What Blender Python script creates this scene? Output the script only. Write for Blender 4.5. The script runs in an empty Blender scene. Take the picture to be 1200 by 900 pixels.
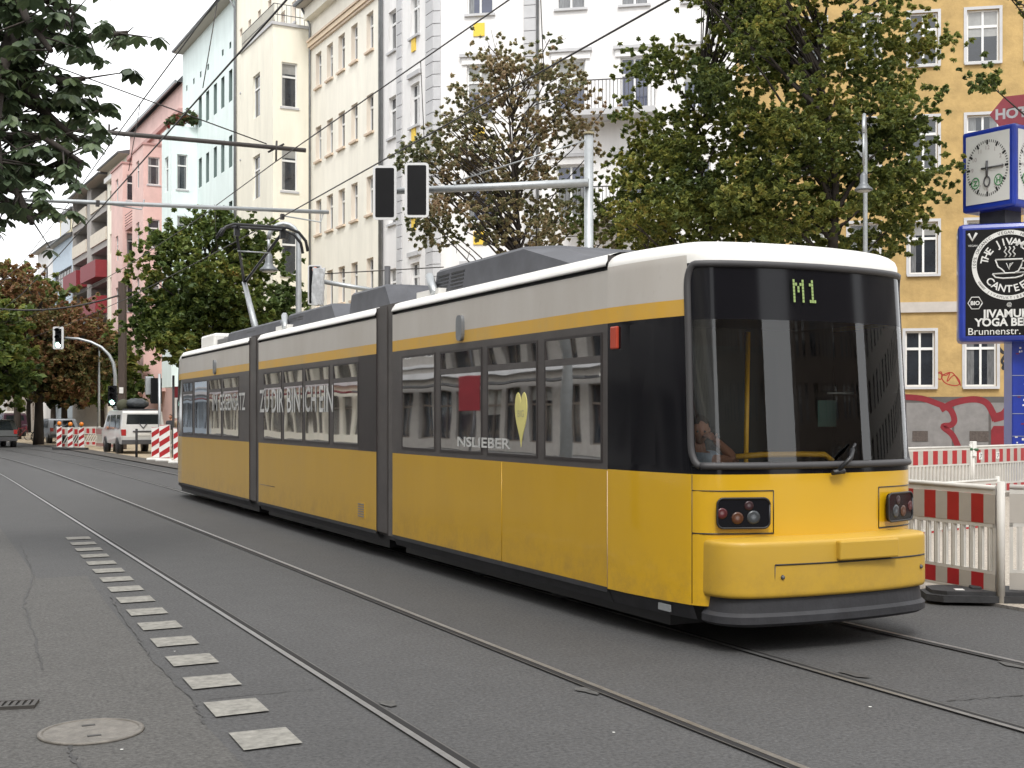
import bpy, bmesh, math, random
import numpy as np
from mathutils import Vector, Matrix
R = math.radians
sc = bpy.context.scene
C = sc.collection
F = 1450.0; EYE = 1.713; HZ = 487.0
TH = math.atan(706 / F); SN = math.sin(TH); CS = math.cos(TH)

# ------------------------------------------------------------------ camera helpers
def W(px, py, D):
    r = (px - 600) / F * D
    return Vector((r * CS + D * SN, D * CS - r * SN, EYE + (HZ - py) / F * D))
def G(px, py, z=0.0):
    D = F * (EYE - z) / (py - HZ)
    v = W(px, py, D); v.z = z
    return v
def px_line(px, P, d):
    """where the sight line through column px meets the plan line P + t d; returns t, depth"""
    k = (px - 600) / F
    rx, ry = k * CS + SN, CS - k * SN
    # D*(rx,ry) = P + t d
    det = rx * (-d[1]) + d[0] * ry
    D = (P[0] * (-d[1]) + d[0] * P[1]) / det
    t = (rx * P[1] - ry * P[0]) / (-det) * 1.0
    t = ((D * rx - P[0]) * d[0] + (D * ry - P[1]) * d[1])
    return t, D
def YX(px, X):
    D = F * X / ((px + 106) * CS)
    return (D - X * SN) / CS

# ------------------------------------------------------------------ materials
MATS = {}
def nt(name):
    m = bpy.data.materials.new(name); m.use_nodes = True
    t = m.node_tree; b = t.nodes['Principled BSDF']
    return m, t, b
def mat(name, col, rough=0.7, metal=0.0, var=0.0, scale=3.0, stretch=(1, 1, 1), bump=0.0, bscale=40, col2=None, spec=None, coat=0.0, object_space=True, detail=6):
    if name in MATS: return MATS[name]
    m, t, b = nt(name)
    b.inputs['Base Color'].default_value = (*col, 1)
    b.inputs['Roughness'].default_value = rough
    b.inputs['Metallic'].default_value = metal
    if coat: b.inputs['Coat Weight'].default_value = coat; b.inputs['Coat Roughness'].default_value = 0.08
    if spec is not None: b.inputs['Specular IOR Level'].default_value = spec
    tc = t.nodes.new('ShaderNodeTexCoord')
    src = tc.outputs['Object']
    if var > 0 or col2:
        mp = t.nodes.new('ShaderNodeMapping'); mp.inputs['Scale'].default_value = stretch
        t.links.new(src, mp.inputs[0])
        n = t.nodes.new('ShaderNodeTexNoise'); n.inputs['Scale'].default_value = scale; n.inputs['Detail'].default_value = detail
        n.inputs['Roughness'].default_value = 0.65
        t.links.new(mp.outputs[0], n.inputs['Vector'])
        r = t.nodes.new('ShaderNodeValToRGB')
        r.color_ramp.elements[0].position = 0.32; r.color_ramp.elements[1].position = 0.68
        c2 = col2 if col2 else tuple(max(0, c * (1 - var)) for c in col)
        c1 = col if col2 else tuple(min(1, c * (1 + var * .6)) for c in col)
        r.color_ramp.elements[0].color = (*c2, 1); r.color_ramp.elements[1].color = (*c1, 1)
        t.links.new(n.outputs['Fac'], r.inputs[0]); t.links.new(r.outputs[0], b.inputs['Base Color'])
    if bump > 0:
        n2 = t.nodes.new('ShaderNodeTexNoise'); n2.inputs['Scale'].default_value = bscale; n2.inputs['Detail'].default_value = 4
        t.links.new(src, n2.inputs['Vector'])
        bp = t.nodes.new('ShaderNodeBump'); bp.inputs['Strength'].default_value = bump; bp.inputs['Distance'].default_value = 0.02
        t.links.new(n2.outputs['Fac'], bp.inputs['Height']); t.links.new(bp.outputs[0], b.inputs['Normal'])
    MATS[name] = m
    return m
def glass(name, tint, refl=1.0, ior=1.6, rough=0.02):
    if name in MATS: return MATS[name]
    m = bpy.data.materials.new(name); m.use_nodes = True; t = m.node_tree; t.nodes.clear()
    o = t.nodes.new('ShaderNodeOutputMaterial'); mx = t.nodes.new('ShaderNodeMixShader')
    tr = t.nodes.new('ShaderNodeBsdfTransparent'); tr.inputs[0].default_value = (*tint, 1)
    gl = t.nodes.new('ShaderNodeBsdfGlossy'); gl.inputs['Roughness'].default_value = rough; gl.inputs[0].default_value = (refl, refl, refl, 1)
    fr = t.nodes.new('ShaderNodeFresnel'); fr.inputs[0].default_value = ior
    tc = t.nodes.new('ShaderNodeTexCoord'); n = t.nodes.new('ShaderNodeTexNoise'); n.inputs['Scale'].default_value = 1.1; n.inputs['Detail'].default_value = 1
    bp = t.nodes.new('ShaderNodeBump'); bp.inputs['Strength'].default_value = 0.14; bp.inputs['Distance'].default_value = 0.02
    t.links.new(tc.outputs['Object'], n.inputs['Vector']); t.links.new(n.outputs['Fac'], bp.inputs['Height'])
    t.links.new(bp.outputs[0], gl.inputs['Normal'])
    t.links.new(fr.outputs[0], mx.inputs[0]); t.links.new(tr.outputs[0], mx.inputs[1]); t.links.new(gl.outputs[0], mx.inputs[2]); t.links.new(mx.outputs[0], o.inputs[0])
    MATS[name] = m
    return m
def emit(name, col, s):
    if name in MATS: return MATS[name]
    m, t, b = nt(name)
    b.inputs['Base Color'].default_value = (*col, 1); b.inputs['Emission Color'].default_value = (*col, 1); b.inputs['Emission Strength'].default_value = s
    MATS[name] = m
    return m

# ------------------------------------------------------------------ mesh builder
class MB:
    def __init__(s): s.v = []; s.f = []; s.m = []; s.mats = []; s.smooth = []
    def mi(s, m):
        if m not in s.mats: s.mats.append(m)
        return s.mats.index(m)
    def face(s, pts, m, sm=False):
        b = len(s.v); s.v += [tuple(p) for p in pts]; s.f.append(tuple(range(b, b + len(pts)))); s.m.append(s.mi(m)); s.smooth.append(sm)
    def geo(s, vs, fs, m, sm=False, M=None):
        b = len(s.v)
        if M is not None: vs = [M @ Vector(p) for p in vs]
        s.v += [tuple(p) for p in vs]; k = s.mi(m)
        for f in fs: s.f.append(tuple(b + i for i in f)); s.m.append(k); s.smooth.append(sm)
    def box(s, x0, x1, y0, y1, z0, z1, m, bev=0.0, M=None):
        if bev <= 0:
            vs = [(x, y, z) for z in (z0, z1) for y in (y0, y1) for x in (x0, x1)]
            fs = [(0, 2, 3, 1), (4, 5, 7, 6), (0, 1, 5, 4), (2, 6, 7, 3), (0, 4, 6, 2), (1, 3, 7, 5)]
            s.geo(vs, fs, m, M=M)
        else:
            bm = bmesh.new(); bmesh.ops.create_cube(bm, size=1.0)
            for v in bm.verts:
                v.co = Vector(((x0 + x1) / 2 + v.co.x * (x1 - x0), (y0 + y1) / 2 + v.co.y * (y1 - y0), (z0 + z1) / 2 + v.co.z * (z1 - z0)))
            bmesh.ops.bevel(bm, geom=bm.edges[:], offset=bev, segments=2, affect='EDGES', profile=0.5)
            s.bm(bm, m, M=M, sm=False)
    def bm(s, bm, m, M=None, sm=False):
        bm.verts.index_update()
        s.geo([v.co.copy() for v in bm.verts], [tuple(v.index for v in f.verts) for f in bm.faces], m, sm, M); bm.free()
    def tube(s, pts, r, m, n=8, cap=True, sm=True):
        pts = [Vector(p) for p in pts]; k = len(pts)
        rs = r if isinstance(r, (list, tuple)) else [r] * k
        b = len(s.v); up = None
        for i, p in enumerate(pts):
            d = (pts[min(i + 1, k - 1)] - pts[max(i - 1, 0)]).normalized()
            if up is None:
                up = Vector((0, 0, 1)) if abs(d.z) < 0.9 else Vector((1, 0, 0))
            a = d.cross(up).normalized(); c = a.cross(d).normalized(); up = c
            for j in range(n):
                t = 2 * math.pi * j / n
                s.v.append(tuple(p + (a * math.cos(t) + c * math.sin(t)) * rs[i]))
        mi = s.mi(m)
        for i in range(k - 1):
            for j in range(n):
                j2 = (j + 1) % n
                s.f.append((b + i * n + j, b + i * n + j2, b + (i + 1) * n + j2, b + (i + 1) * n + j)); s.m.append(mi); s.smooth.append(sm)
        if cap:
            s.f.append(tuple(b + j for j in range(n))[::-1]); s.m.append(mi); s.smooth.append(False)
            s.f.append(tuple(b + (k - 1) * n + j for j in range(n))); s.m.append(mi); s.smooth.append(False)
    def lathe(s, prof, m, n=20, c=(0, 0, 0), sm=True, M=None):
        vs = []; fs = []
        for (r, z) in prof:
            for j in range(n):
                t = 2 * math.pi * j / n
                vs.append((c[0] + r * math.cos(t), c[1] + r * math.sin(t), c[2] + z))
        for i in range(len(prof) - 1):
            for j in range(n):
                j2 = (j + 1) % n
                fs.append((i * n + j, i * n + j2, (i + 1) * n + j2, (i + 1) * n + j))
        fs.append(tuple(range(n))[::-1]); fs.append(tuple(range((len(prof) - 1) * n, len(prof) * n)))
        s.geo(vs, fs, m, sm, M)
    def prism(s, poly, h, m, M=None, sm=False):
        """poly: 2D points in local xy, extruded 0..h along z, then M"""
        n = len(poly)
        vs = [(p[0], p[1], 0) for p in poly] + [(p[0], p[1], h) for p in poly]
        fs = [tuple(range(n))[::-1], tuple(range(n, 2 * n))] + [(i, (i + 1) % n, n + (i + 1) % n, n + i) for i in range(n)]
        s.geo(vs, fs, m, sm, M)
    def text(s, body, size, m, M, ext=0.002, ax='CENTER', sx=1.0, bold=0.0):
        cu = bpy.data.curves.new('t', 'FONT'); cu.body = body; cu.size = size; cu.extrude = ext; cu.align_x = ax; cu.resolution_u = 3; cu.offset = bold
        o = bpy.data.objects.new('t', cu); C.objects.link(o)
        dg = bpy.context.evaluated_depsgraph_get(); dg.update()
        me = bpy.data.meshes.new_from_object(o.evaluated_get(dg))
        vs = [Vector((v.co.x * sx, v.co.y, v.co.z)) for v in me.vertices]; fs = [tuple(p.vertices) for p in me.polygons]
        s.geo(vs, fs, m, M=M)
        bpy.data.objects.remove(o); bpy.data.curves.remove(cu); bpy.data.meshes.remove(me)
    def mesh(s, name, fix=True, weld=0):
        me = bpy.data.meshes.new(name); me.from_pydata(s.v, [], s.f)
        for m in s.mats: me.materials.append(m)
        me.polygons.foreach_set('material_index', s.m); me.polygons.foreach_set('use_smooth', s.smooth)
        if weld:
            bm = bmesh.new(); bm.from_mesh(me); bmesh.ops.remove_doubles(bm, verts=bm.verts[:], dist=weld); bm.to_mesh(me); bm.free()
        if fix:
            bm = bmesh.new(); bm.from_mesh(me); bmesh.ops.recalc_face_normals(bm, faces=bm.faces[:]); bm.to_mesh(me); bm.free()
        me.update()
        return me
    def build(s, name, parent=None, fix=True, loc=None, weld=0):
        o = bpy.data.objects.new(name, s.mesh(name, fix, weld)); C.objects.link(o)
        if parent is not None: o.parent = parent
        if loc is not None: o.location = loc
        return o
def link_mesh(name, me, parent=None, loc=(0, 0, 0), rot=None):
    o = bpy.data.objects.new(name, me); C.objects.link(o); o.parent = parent; o.location = loc
    if rot: o.rotation_euler = rot
    return o
def tag(o, label=None, cat=None, group=None, kind=None):
    if label: o['label'] = label
    if cat: o['category'] = cat
    if group: o['group'] = group
    if kind: o['kind'] = kind
    return o
def empty(name, loc, rz=0, label=None, cat=None, group=None):
    o = bpy.data.objects.new(name, None); C.objects.link(o); o.location = loc; o.rotation_euler = (0, 0, rz); o.empty_display_size = .2
    return tag(o, label, cat, group)
def copy_tree(o, parent=None):
    c = o.copy(); C.objects.link(c); c.parent = parent
    for ch in [x for x in C.objects if x.parent is o]: copy_tree(ch, c)
    return c
def frame(o, x, y, z=None):
    """matrix with origin o, x axis x, y axis y"""
    x = Vector(x).normalized(); y = Vector(y).normalized(); z = x.cross(y)
    return Matrix(((x.x, y.x, z.x, o[0]), (x.y, y.y, z.y, o[1]), (x.z, y.z, z.z, o[2]), (0, 0, 0, 1)))

# ------------------------------------------------------------------ palette
M_white_plaster = mat('white_plaster', (.80, .785, .775), .85, var=.12, scale=1.1, stretch=(1, 1, .22), bump=.15, bscale=30)
M_grey_plaster = mat('grey_plaster', (.52, .52, .53), .85, var=.12, scale=1.2, bump=.15)
M_cream = mat('cream_plaster', (.85, .81, .69), .85, var=.10, scale=1.0, stretch=(1, 1, .22), bump=.15)
M_cream2 = mat('cream_plaster_pale', (.87, .83, .73), .85, var=.10, scale=1.0, stretch=(1, 1, .22), bump=.15)
M_trim = mat('ochre_trim', (.66, .53, .41), .8, var=.15)
M_mint = mat('mint_plaster', (.75, .845, .83), .85, var=.09, scale=1.0, stretch=(1, 1, .22), bump=.1)
M_pink = mat('pink_plaster', (.72, .50, .46), .85, var=.12, scale=.6, bump=.1)
M_pinktrim = mat('dark_pink_trim', (.46, .27, .25), .8, var=.1)
M_yellow_wall = mat('ochre_yellow_render', (.47, .32, .13), .9, var=.25, scale=1.3, bump=.6, bscale=9)
M_stone = mat('brown_grey_concrete', (.34, .32, .30), .85, var=.15)
M_bluegrey = mat('pale_blue_plaster', (.50, .58, .66), .8, var=.1)
M_roof = mat('slate_roof', (.10, .10, .105), .6, var=.3)
M_metal = mat('galvanised_steel', (.42, .44, .45), .45, .6, var=.12, scale=6)
M_dkmetal = mat('dark_grey_steel', (.09, .09, .095), .5, .3, var=.2)
M_zinc = mat('zinc_gutter', (.25, .26, .27), .5, .5, var=.2)
M_frame = mat('white_window_frame', (.75, .75, .74), .45)
M_dframe = mat('dark_window_frame', (.16, .13, .11), .5)
M_pane = mat('dark_window_glass', (.025, .03, .038), .06, spec=.9, var=.5, scale=.7)
M_pane2 = mat('bluish_window_glass', (.07, .08, .13), .08, spec=.9, var=.4, scale=.7)
M_blind = mat('glass_over_blind', (.30, .30, .29), .12, spec=.9, var=.2, scale=3)
M_lace = mat('glass_over_lace', (.16, .165, .17), .12, spec=.9, var=.4, scale=2.5, stretch=(6, 6, 1))
M_curtain = mat('net_curtain', (.5, .5, .5), .9, var=.25, scale=4, stretch=(6, 1, 1))
M_red = mat('red_panel', (.20, .012, .02), .6, var=.12)
M_black = mat('black_plastic', (.018, .018, .02), .4, var=.3)
M_rubber = mat('black_rubber', (.03, .03, .032), .75, var=.3, scale=8, bump=.2)
M_whitep = mat('white_paint', (.72, .71, .68), .5, var=.08, scale=5)
# ------------------------------------------------------------------ buildings
WCACHE = {}
WR = random.Random(3)
def win_mesh(w, h, kind):
    vr = WR.randrange(6)
    key = (round(w, 2), round(h, 2), kind, vr)
    if key in WCACHE: return WCACHE[key]
    fm = M_dframe if kind == 'dark' else M_frame
    pm = M_pane2 if kind in ('blue',) else M_pane
    f = MB(); t = .06
    f.box(0, w, 0, .06, 0, t, fm); f.box(0, w, 0, .06, h - t, h, fm); f.box(0, t, .001, .059, t, h - t, fm); f.box(w - t, w, .001, .059, t, h - t, fm)
    if h > 1.0:
        f.box(t, w - t, -.005, .055, h * .66, h * .66 + .09, fm)
        if w > .8 and kind != 'single': f.box(w / 2 - .035, w / 2 + .035, -.008, .05, t, h - t, fm)
    p = MB(); p.face([(t, .035, t), (w - t, .035, t), (w - t, .035, h - t), (t, .035, h - t)], pm)
    c = None
    if h > 1.0:
        def q(a, b_, c_, d_, m_): p.face([(a, .032, c_), (b_, .032, c_), (b_, .032, d_), (a, .032, d_)], m_)
        if vr == 1: q(t, w - t, h * .5, h - t, M_blind)
        elif vr == 2: q(t, w * .3, t, h - t, M_lace); q(w * .72, w - t, t, h - t, M_lace)
        elif vr == 3: q(t, w - t, t, h * .62, M_lace)
        elif vr == 4: q(t, w - t, h * .75, h - t, M_blind); q(t, w * .25, t, h * .75, M_lace)
    WCACHE[key] = (f.mesh('window', False), p.mesh('pane', False))
    return WCACHE[key]
def wall_grid(mb, L, z0, z1, wins, m, rev=.2, mrev=None, y=0.0, x0=0.0, back=None):
    xs = sorted({x0, L} | {w[0] for w in wins} | {w[1] for w in wins}); zs = sorted({z0, z1} | {w[2] for w in wins} | {w[3] for w in wins})
    for a, b in zip(xs, xs[1:]):
        for c, d in zip(zs, zs[1:]):
            cx, cz = (a + b) / 2, (c + d) / 2
            if any(w[0] < cx < w[1] and w[2] < cz < w[3] for w in wins): continue
            mb.face([(a, y, c), (b, y, c), (b, y, d), (a, y, d)], m)
    mr = mrev or m
    for w in wins:
        a, b, c, d = w[:4]
        mb.face([(a, y, c), (b, y, c), (b, y + rev, c), (a, y + rev, c)], mr); mb.face([(a, y, d), (b, y, d), (b, y + rev, d), (a, y + rev, d)], mr)
        mb.face([(a, y, c), (a, y, d), (a, y + rev, d), (a, y + rev, c)], mr); mb.face([(b, y, c), (b, y, d), (b, y + rev, d), (b, y + rev, c)], mr)
        if back: mb.face([(a, y + rev, c), (b, y + rev, c), (b, y + rev, d), (a, y + rev, d)], back)
def put_windows(root, wins, rev, y=0.0, kind='white', rot=None, org=(0, 0), sill=None):
    for w in wins:
        k = w[4] if len(w) > 4 else kind
        if k == 'none': continue
        f, p = win_mesh(w[1] - w[0], w[3] - w[2], k)
        if rot is None: loc = (w[0], y + rev - .07, w[2]); re = None
        else:
            loc = (org[0] - (rev - .07), org[1] + w[0], w[2]); re = (0, 0, rot)
        o = link_mesh('window', f, root, loc, re); link_mesh('pane', p, o)
        if sill and k != 'nosill':
            s = MB(); s.box(-.08, w[1] - w[0] + .08, -rev - .03, .01, -.09, -.002, sill); s.build('sill', o)
class Line:
    def __init__(s, P, d): s.P = P; s.d = Vector(d).normalized()
    def at(s, px): t, D = px_line(px, s.P, s.d); return t, D
def z_at(py, D): return EYE + (HZ - py) / F * D
def slope_dir(vp):
    a = math.atan((vp - 600) / F)   # camera-space angle
    r, d = math.sin(a), math.cos(a)
    return (r * CS + d * SN, d * CS - r * SN)
c0 = W(508, HZ, 46.0)
STREET = Line((c0.x, c0.y), slope_dir(-170))
c1 = W(1200, HZ, 42.2)
FRONT = Line((c0.x, c0.y), (c1.x - c0.x, c1.y - c0.y))
def broot(line, pxL, pxR, away, label, cat='building', group=None, name='apartment_building'):
    """local x runs to the viewer's right; away=True when px grows towards the camera"""
    tL, _ = line.at(pxL); tR, _ = line.at(pxR)
    d = line.d
    P = Vector((line.P[0] + d.x * tL, line.P[1] + d.y * tL, 0))
    A = -d if away else d
    o = empty(name, P, math.atan2(A.y, A.x), label, cat, group)
    L = abs(tR - tL)
    def lx(px): return abs(line.at(px)[0] - tL) if (line.at(px)[0] - tL) * (tR - tL) >= 0 else -abs(line.at(px)[0] - tL)
    return o, L, lx
def shell(mb, L, H, m, depth=11.0, roofm=None, rooftilt=True):
    mb.face([(0, 0, 0), (0, depth, 0), (0, depth, H), (0, 0, H)], m); mb.face([(L, 0, 0), (L, depth, 0), (L, depth, H), (L, 0, H)], m)
    mb.face([(0, depth, 0), (L, depth, 0), (L, depth, H), (0, depth, H)], m)
def roof(root, L, H, depth=11.0, rise=1.6, over=.55, m=None, gut=M_zinc):
    r = MB(); m = m or M_roof
    r.face([(-.02, -over, H), (L + .02, -over, H), (L + .02, -over, H + .16), (-.02, -over, H + .16)], gut)
    r.face([(-.02, -over, H), (L + .02, -over, H), (L + .02, .3, H), (-.02, .3, H)], mat('eave_board', (.42, .38, .33), .8))
    r.face([(-.02, -over, H + .16), (L + .02, -over, H + .16), (L + .02, depth / 2, H + rise), (-.02, depth / 2, H + rise)], m)
    r.face([(-.02, depth / 2, H + rise), (L + .02, depth / 2, H + rise), (L + .02, depth, H), (-.02, depth, H)], m)
    for x in (-.02, L + .02): r.face([(x, -over, H), (x, -over, H + .16), (x, depth / 2, H + rise), (x, depth, H)], m)
    ro = r.build('roof', root)
    g = MB(); g.tube([(0, -over - .06, H + .1), (L, -over - .06, H + .1)], .08, gut); g.build('gutter', ro)
def downpipe(root, x, H, y=-.08):
    p = MB(); p.tube([(x, y - .4, H), (x, y, H - .7), (x, y, 0.1)], .055, M_zinc, n=6); p.build('downpipe', root)

def rows_cols(lx, line, cols, rows, kind='white'):
    """rows: (ref_px, sill_py, top_py)"""
    wins = []
    for (rp, sy, ty) in rows:
        D = line.at(rp)[1]; z0, z1 = z_at(sy, D), z_at(ty, D)
        for c in cols: wins.append((lx(c[0]), lx(c[1]), z0, z1, c[2] if len(c) > 2 else kind))
    return wins

def bay(root, x0, x1, proj, z0, z1, m, outer, near, trim=None, kind='white', rail=False):
    """projecting bay; outer: windows (x0,x1,z0,z1) on the outer face, near: windows (u0,u1,z0,z1) on the face towards the camera, u measured from the outer edge"""
    b = MB()
    wall_grid(b, x1, z0, z1, outer, m, rev=.15, y=-proj, x0=x0)
    # near face at x = x1
    t = MB(); wall_grid(t, proj, z0, z1, near, m, rev=.15)
    for f, k in zip(t.f, t.m): b.face([(x1 - t.v[i][1], -proj + t.v[i][0], t.v[i][2]) for i in f], t.mats[k])
    b.face([(x0, -proj, z0), (x0, 0, z0), (x0, 0, z1), (x0, -proj, z1)], m)
    b.face([(x0, -proj, z1), (x1, -proj, z1), (x1, 0, z1), (x0, 0, z1)], m); b.face([(x0, -proj, z0), (x1, -proj, z0), (x1, 0, z0), (x0, 0, z0)], m)
    bo = b.build('bay', root)
    if trim:
        c = MB(); c.box(x0 - .08, x1 + .08, -proj - .08, .0, z1 + .002, z1 + .14, trim); c.build('cornice', bo)
    for w in outer:
        f, p = win_mesh(w[1] - w[0], w[3] - w[2], kind); o = link_mesh('window', f, bo, (w[0], -proj + .10, w[2]))
        o2 = link_mesh('pane', p, bo, (w[0], -proj + .10, w[2]))
    for w in near:
        f, p = win_mesh(w[1] - w[0], w[3] - w[2], kind)
        o = link_mesh('window', f, bo, (x1 - .10, -proj + w[0], w[2]), (0, 0, R(90))); link_mesh('pane', p, bo, (x1 - .10, -proj + w[0], w[2]), (0, 0, R(90)))
        s = MB(); s.box(x1 - .1, x1 + .06, -proj + w[0] - .08, -proj + w[1] + .08, w[2] - .1, w[2] - .002, M_grey_plaster); s.build('sill', bo)
    if rail:
        r = MB()
        n = int((x1 - x0) / .15)
        for z in (z1 + .5, z1 + 1.0): r.tube([(x0, -proj + .05, z), (x1, -proj + .05, z), (x1, 0, z)], .02, M_dkmetal, n=5)
        for i in range(n + 1): xx = x0 + (x1 - x0) * i / n; r.tube([(xx, -proj + .05, z1 + .1), (xx, -proj + .05, z1 + 1)], .012, M_dkmetal, n=4)
        for i in range(9): yy = -proj + proj * i / 8; r.tube([(x1, yy, z1 + .1), (x1, yy, z1 + 1)], .012, M_dkmetal, n=4)
        r.build('railing', bo)
    return bo

def band(mb, L, z0, z1, proj, m, x0=0.0): mb.box(x0, L, -proj, 0.02, z0, z1, m)

# --- white corner house, street side (px 448..508)
o, L, lx = broot(STREET, 448, 508, True, 'white apartment house with grey quoins, its side along the street beside the cream house', name='apartment_building')
cols = [(455.5, 464), (481, 491.5)]
rows = [(460, 60 - 101 * k, 12 - 101 * k) for k in (3, 2, 1, 0, -1, -2, -3)]
H = 27.0
wins = [w for w in rows_cols(lx, STREET, cols, rows) if w[3] < H - .5 and w[2] > .5]
b = MB(); wall_grid(b, L, 0, H, wins, M_white_plaster); shell(b, L, H, M_white_plaster)
wall = b.build('wall', o); put_windows(o, wins, .2, sill=M_grey_plaster)
for (pa, pb, nm) in ((466, 471.5, 'q'), (500, 508, 'q')):
    q = MB(); z = .3
    while z < H - .5: q.box(lx(pa), lx(pb) - (.0 if pb < 508 else -.06), -.06, -.001, z, z + .44, M_grey_plaster); z += .47
    q.build('quoin', o)
for w in wins[::2]:
    pass
for w in wins:
    if w[0] > lx(475): hd = MB(); hd.box(w[0] - .15, w[1] + .15, -.10, -.001, w[3] + .25, w[3] + .42, M_grey_plaster); hd.build('window_hood', o)
for k in range(3):
    D = STREET.at(485)[1]; zc = z_at(52 + 105 * k, D); p = MB(); p.box(lx(483.2), lx(487.5), -.05, -.001, zc - .28, zc + .28, mat('yellow_panel', (.80, .55, .06), .6)); p.build('yellow_plate', o)
downpipe(o, .12, H); roof(o, L, H)
WHITE_H = H

# --- white corner house, square side (px 508..862)
o2, L2, lx2 = broot(FRONT, 508, 862, False, 'wide white apartment house front facing the square, behind the brown tree')
P = 122.0
cols = [(547, 578, 'blue'), (652, 686, 'blue'), (727, 760, 'blue'), (800, 833, 'blue')]
rows = [(600, 14 + P * k, 14 + P * k - 62) for k in (-2, -1, 0, 1, 2, 3)]
wins = [w for w in rows_cols(lx2, FRONT, cols, rows, 'white') if w[2] > .3 and w[3] < H - .4]
b = MB(); wall_grid(b, L2, 0, H, wins, M_white_plaster); shell(b, L2, H, M_white_plaster)
b.build('wall', o2); put_windows(o2, wins, .2, sill=M_grey_plaster)
for pa, pb in ((508, 516.5), (614, 628)):
    q = MB(); z = .3
    while z < H - .5: q.box(lx2(pa) + .002, lx2(pb), -.06, -.001, z, z + .44, M_grey_plaster); z += .47
    q.build('quoin', o2)
downpipe(o2, lx2(630.5), H); 
for w in wins: hd = MB(); hd.box(w[0] - .25, w[1] + .25, -.16, -.001, w[3] + .28, w[3] + .40, M_grey_plaster); hd.box(w[0] - .18, w[1] + .18, -.07, -.001, w[3] + .02, w[3] + .279, M_white_plaster); hd.build('window_hood', o2)
for k in range(3):
    D = FRONT.at(560)[1]; zc = z_at(35 + P * k, D); p = MB(); p.box(lx2(555), lx2(568), -.05, -.001, zc - .24, zc + .24, mat('yellow_panel', (.8, .55, .06), .6)); p.build('yellow_plate', o2)
# balconies
for (pa, pb, sy) in ((668, 770, 136), (668, 770, 258)):
    D = FRONT.at(700)[1]; z = z_at(sy, D); x0, x1 = lx2(pa), lx2(pb)
    bb = MB(); bb.box(x0, x1, -1.2, -.002, z - .22, z, M_grey_plaster); bo = bb.build('balcony', o2)
    r = MB(); r.tube([(x0, -.02, z + 1), (x0, -1.17, z + 1), (x1, -1.17, z + 1), (x1, -.02, z + 1)], .025, M_dkmetal, n=5)
    n = int((x1 - x0) / .13)
    for i in range(n + 1): xx = x0 + (x1 - x0) * i / n; r.tube([(xx, -1.17, z), (xx, -1.17, z + 1)], .013, M_dkmetal, n=4, cap=False)
    r.build('railing', bo)
roof(o2, L2, H)

# --- yellow house (px 862..1330)
o3, L3, lx3 = broot(FRONT, 862, 1330, False, 'ochre yellow apartment house with pale string course and red graffiti at street level')
cols = [(875, 908), (933, 967), (995, 1030), (1065.5, 1099), (1133, 1171), (1203, 1240), (1272, 1310)]
rows = [(1082, 76 + 122.5 * k, 15 + 122.5 * k) for k in (-2, -1, 0, 1, 2)]
wins = rows_cols(lx3, FRONT, cols, rows)
gcols = [(875, 908), (933, 967), (995, 1030), (1061, 1095.5), (1131, 1168), (1203, 1240), (1272, 1310)]
wins += rows_cols(lx3, FRONT, gcols, [(1080, 453, 388)])
H3 = 24.0
wins = [w for w in wins if w[3] < H3 - .5]
D = FRONT.at(1090)[1]; zpl = z_at(465, D)
b = MB(); wall_grid(b, L3, zpl, H3, wins, M_yellow_wall)
b.face([(0, -.0, 0), (L3, 0, 0), (L3, 0, zpl), (0, 0, zpl)], mat('grey_plinth', (.11, .10, .095), .9, var=.2, scale=1.5, bump=.3)); shell(b, L3, H3, M_yellow_wall)  # plinth tone darkened to hold the shade under the trees
b.build('wall', o3); put_windows(o3, wins, .16, sill=M_grey_plaster)
p = MB(); band(p, L3, 0, zpl - .02, .05, MATS['grey_plinth']); p.build('plinth', o3)
s = MB(); band(s, L3, z_at(366, D), z_at(354, D), .08, mat('pale_string_course', (.50, .46, .42), .8, var=.1)); s.build('string_course', o3)
for w in wins:
    s = MB(); s.box(w[0] - .10, w[0] - .001, -.03, -.001, w[2] - .05, w[3] + .1, M_grey_plaster); s.box(w[1] + .001, w[1] + .10, -.03, -.001, w[2] - .05, w[3] + .1, M_grey_plaster); s.box(w[0] - .002, w[1] + .002, -.031, -.001, w[3] + .001, w[3] + .1, M_grey_plaster); s.build('window_surround', o3)
roof(o3, L3, H3)
# graffiti on the plinth
def stroke(mb, pts, w, m, y):
    pts = [Vector((lx3(a), 0, z_at(c, D))) for a, c in pts]
    sm = []
    for i in range(len(pts) - 1):
        p0 = pts[max(i - 1, 0)]; p1 = pts[i]; p2 = pts[i + 1]; p3 = pts[min(i + 2, len(pts) - 1)]
        for k in range(8):
            t = k / 8; sm.append(.5 * ((2 * p1) + (-p0 + p2) * t + (2 * p0 - 5 * p1 + 4 * p2 - p3) * t * t + (-p0 + 3 * p1 - 3 * p2 + p3) * t ** 3))
    sm.append(pts[-1]); prev = None
    for i, p in enumerate(sm):
        d = (sm[min(i + 1, len(sm) - 1)] - sm[max(i - 1, 0)]).normalized(); nn = Vector((-d.z, 0, d.x)) * w / 2
        cur = (Vector((p.x, y, p.z)) + nn, Vector((p.x, y, p.z)) - nn)
        if prev: mb.face([prev[0], prev[1], cur[1], cur[0]], m)
        prev = cur
M_graf = mat('red_spray_paint', (.21, .012, .02), .7, var=.2)
M_silv = mat('silver_spray_paint', (.22, .21, .205), .6, var=.18)  # red and silver both darkened for the tree shade on this wall
g = MB()
for k, (a, c2) in enumerate(((1062, 1115), (1118, 1158), (1161, 1182), (1186, 1230))):
    g.face([(lx3(a), -.054, z_at(538, D)), (lx3(c2), -.054, z_at(538, D)), (lx3(c2), -.054, z_at(472, D)), (lx3(a), -.054, z_at(472, D))], M_silv)
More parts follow.
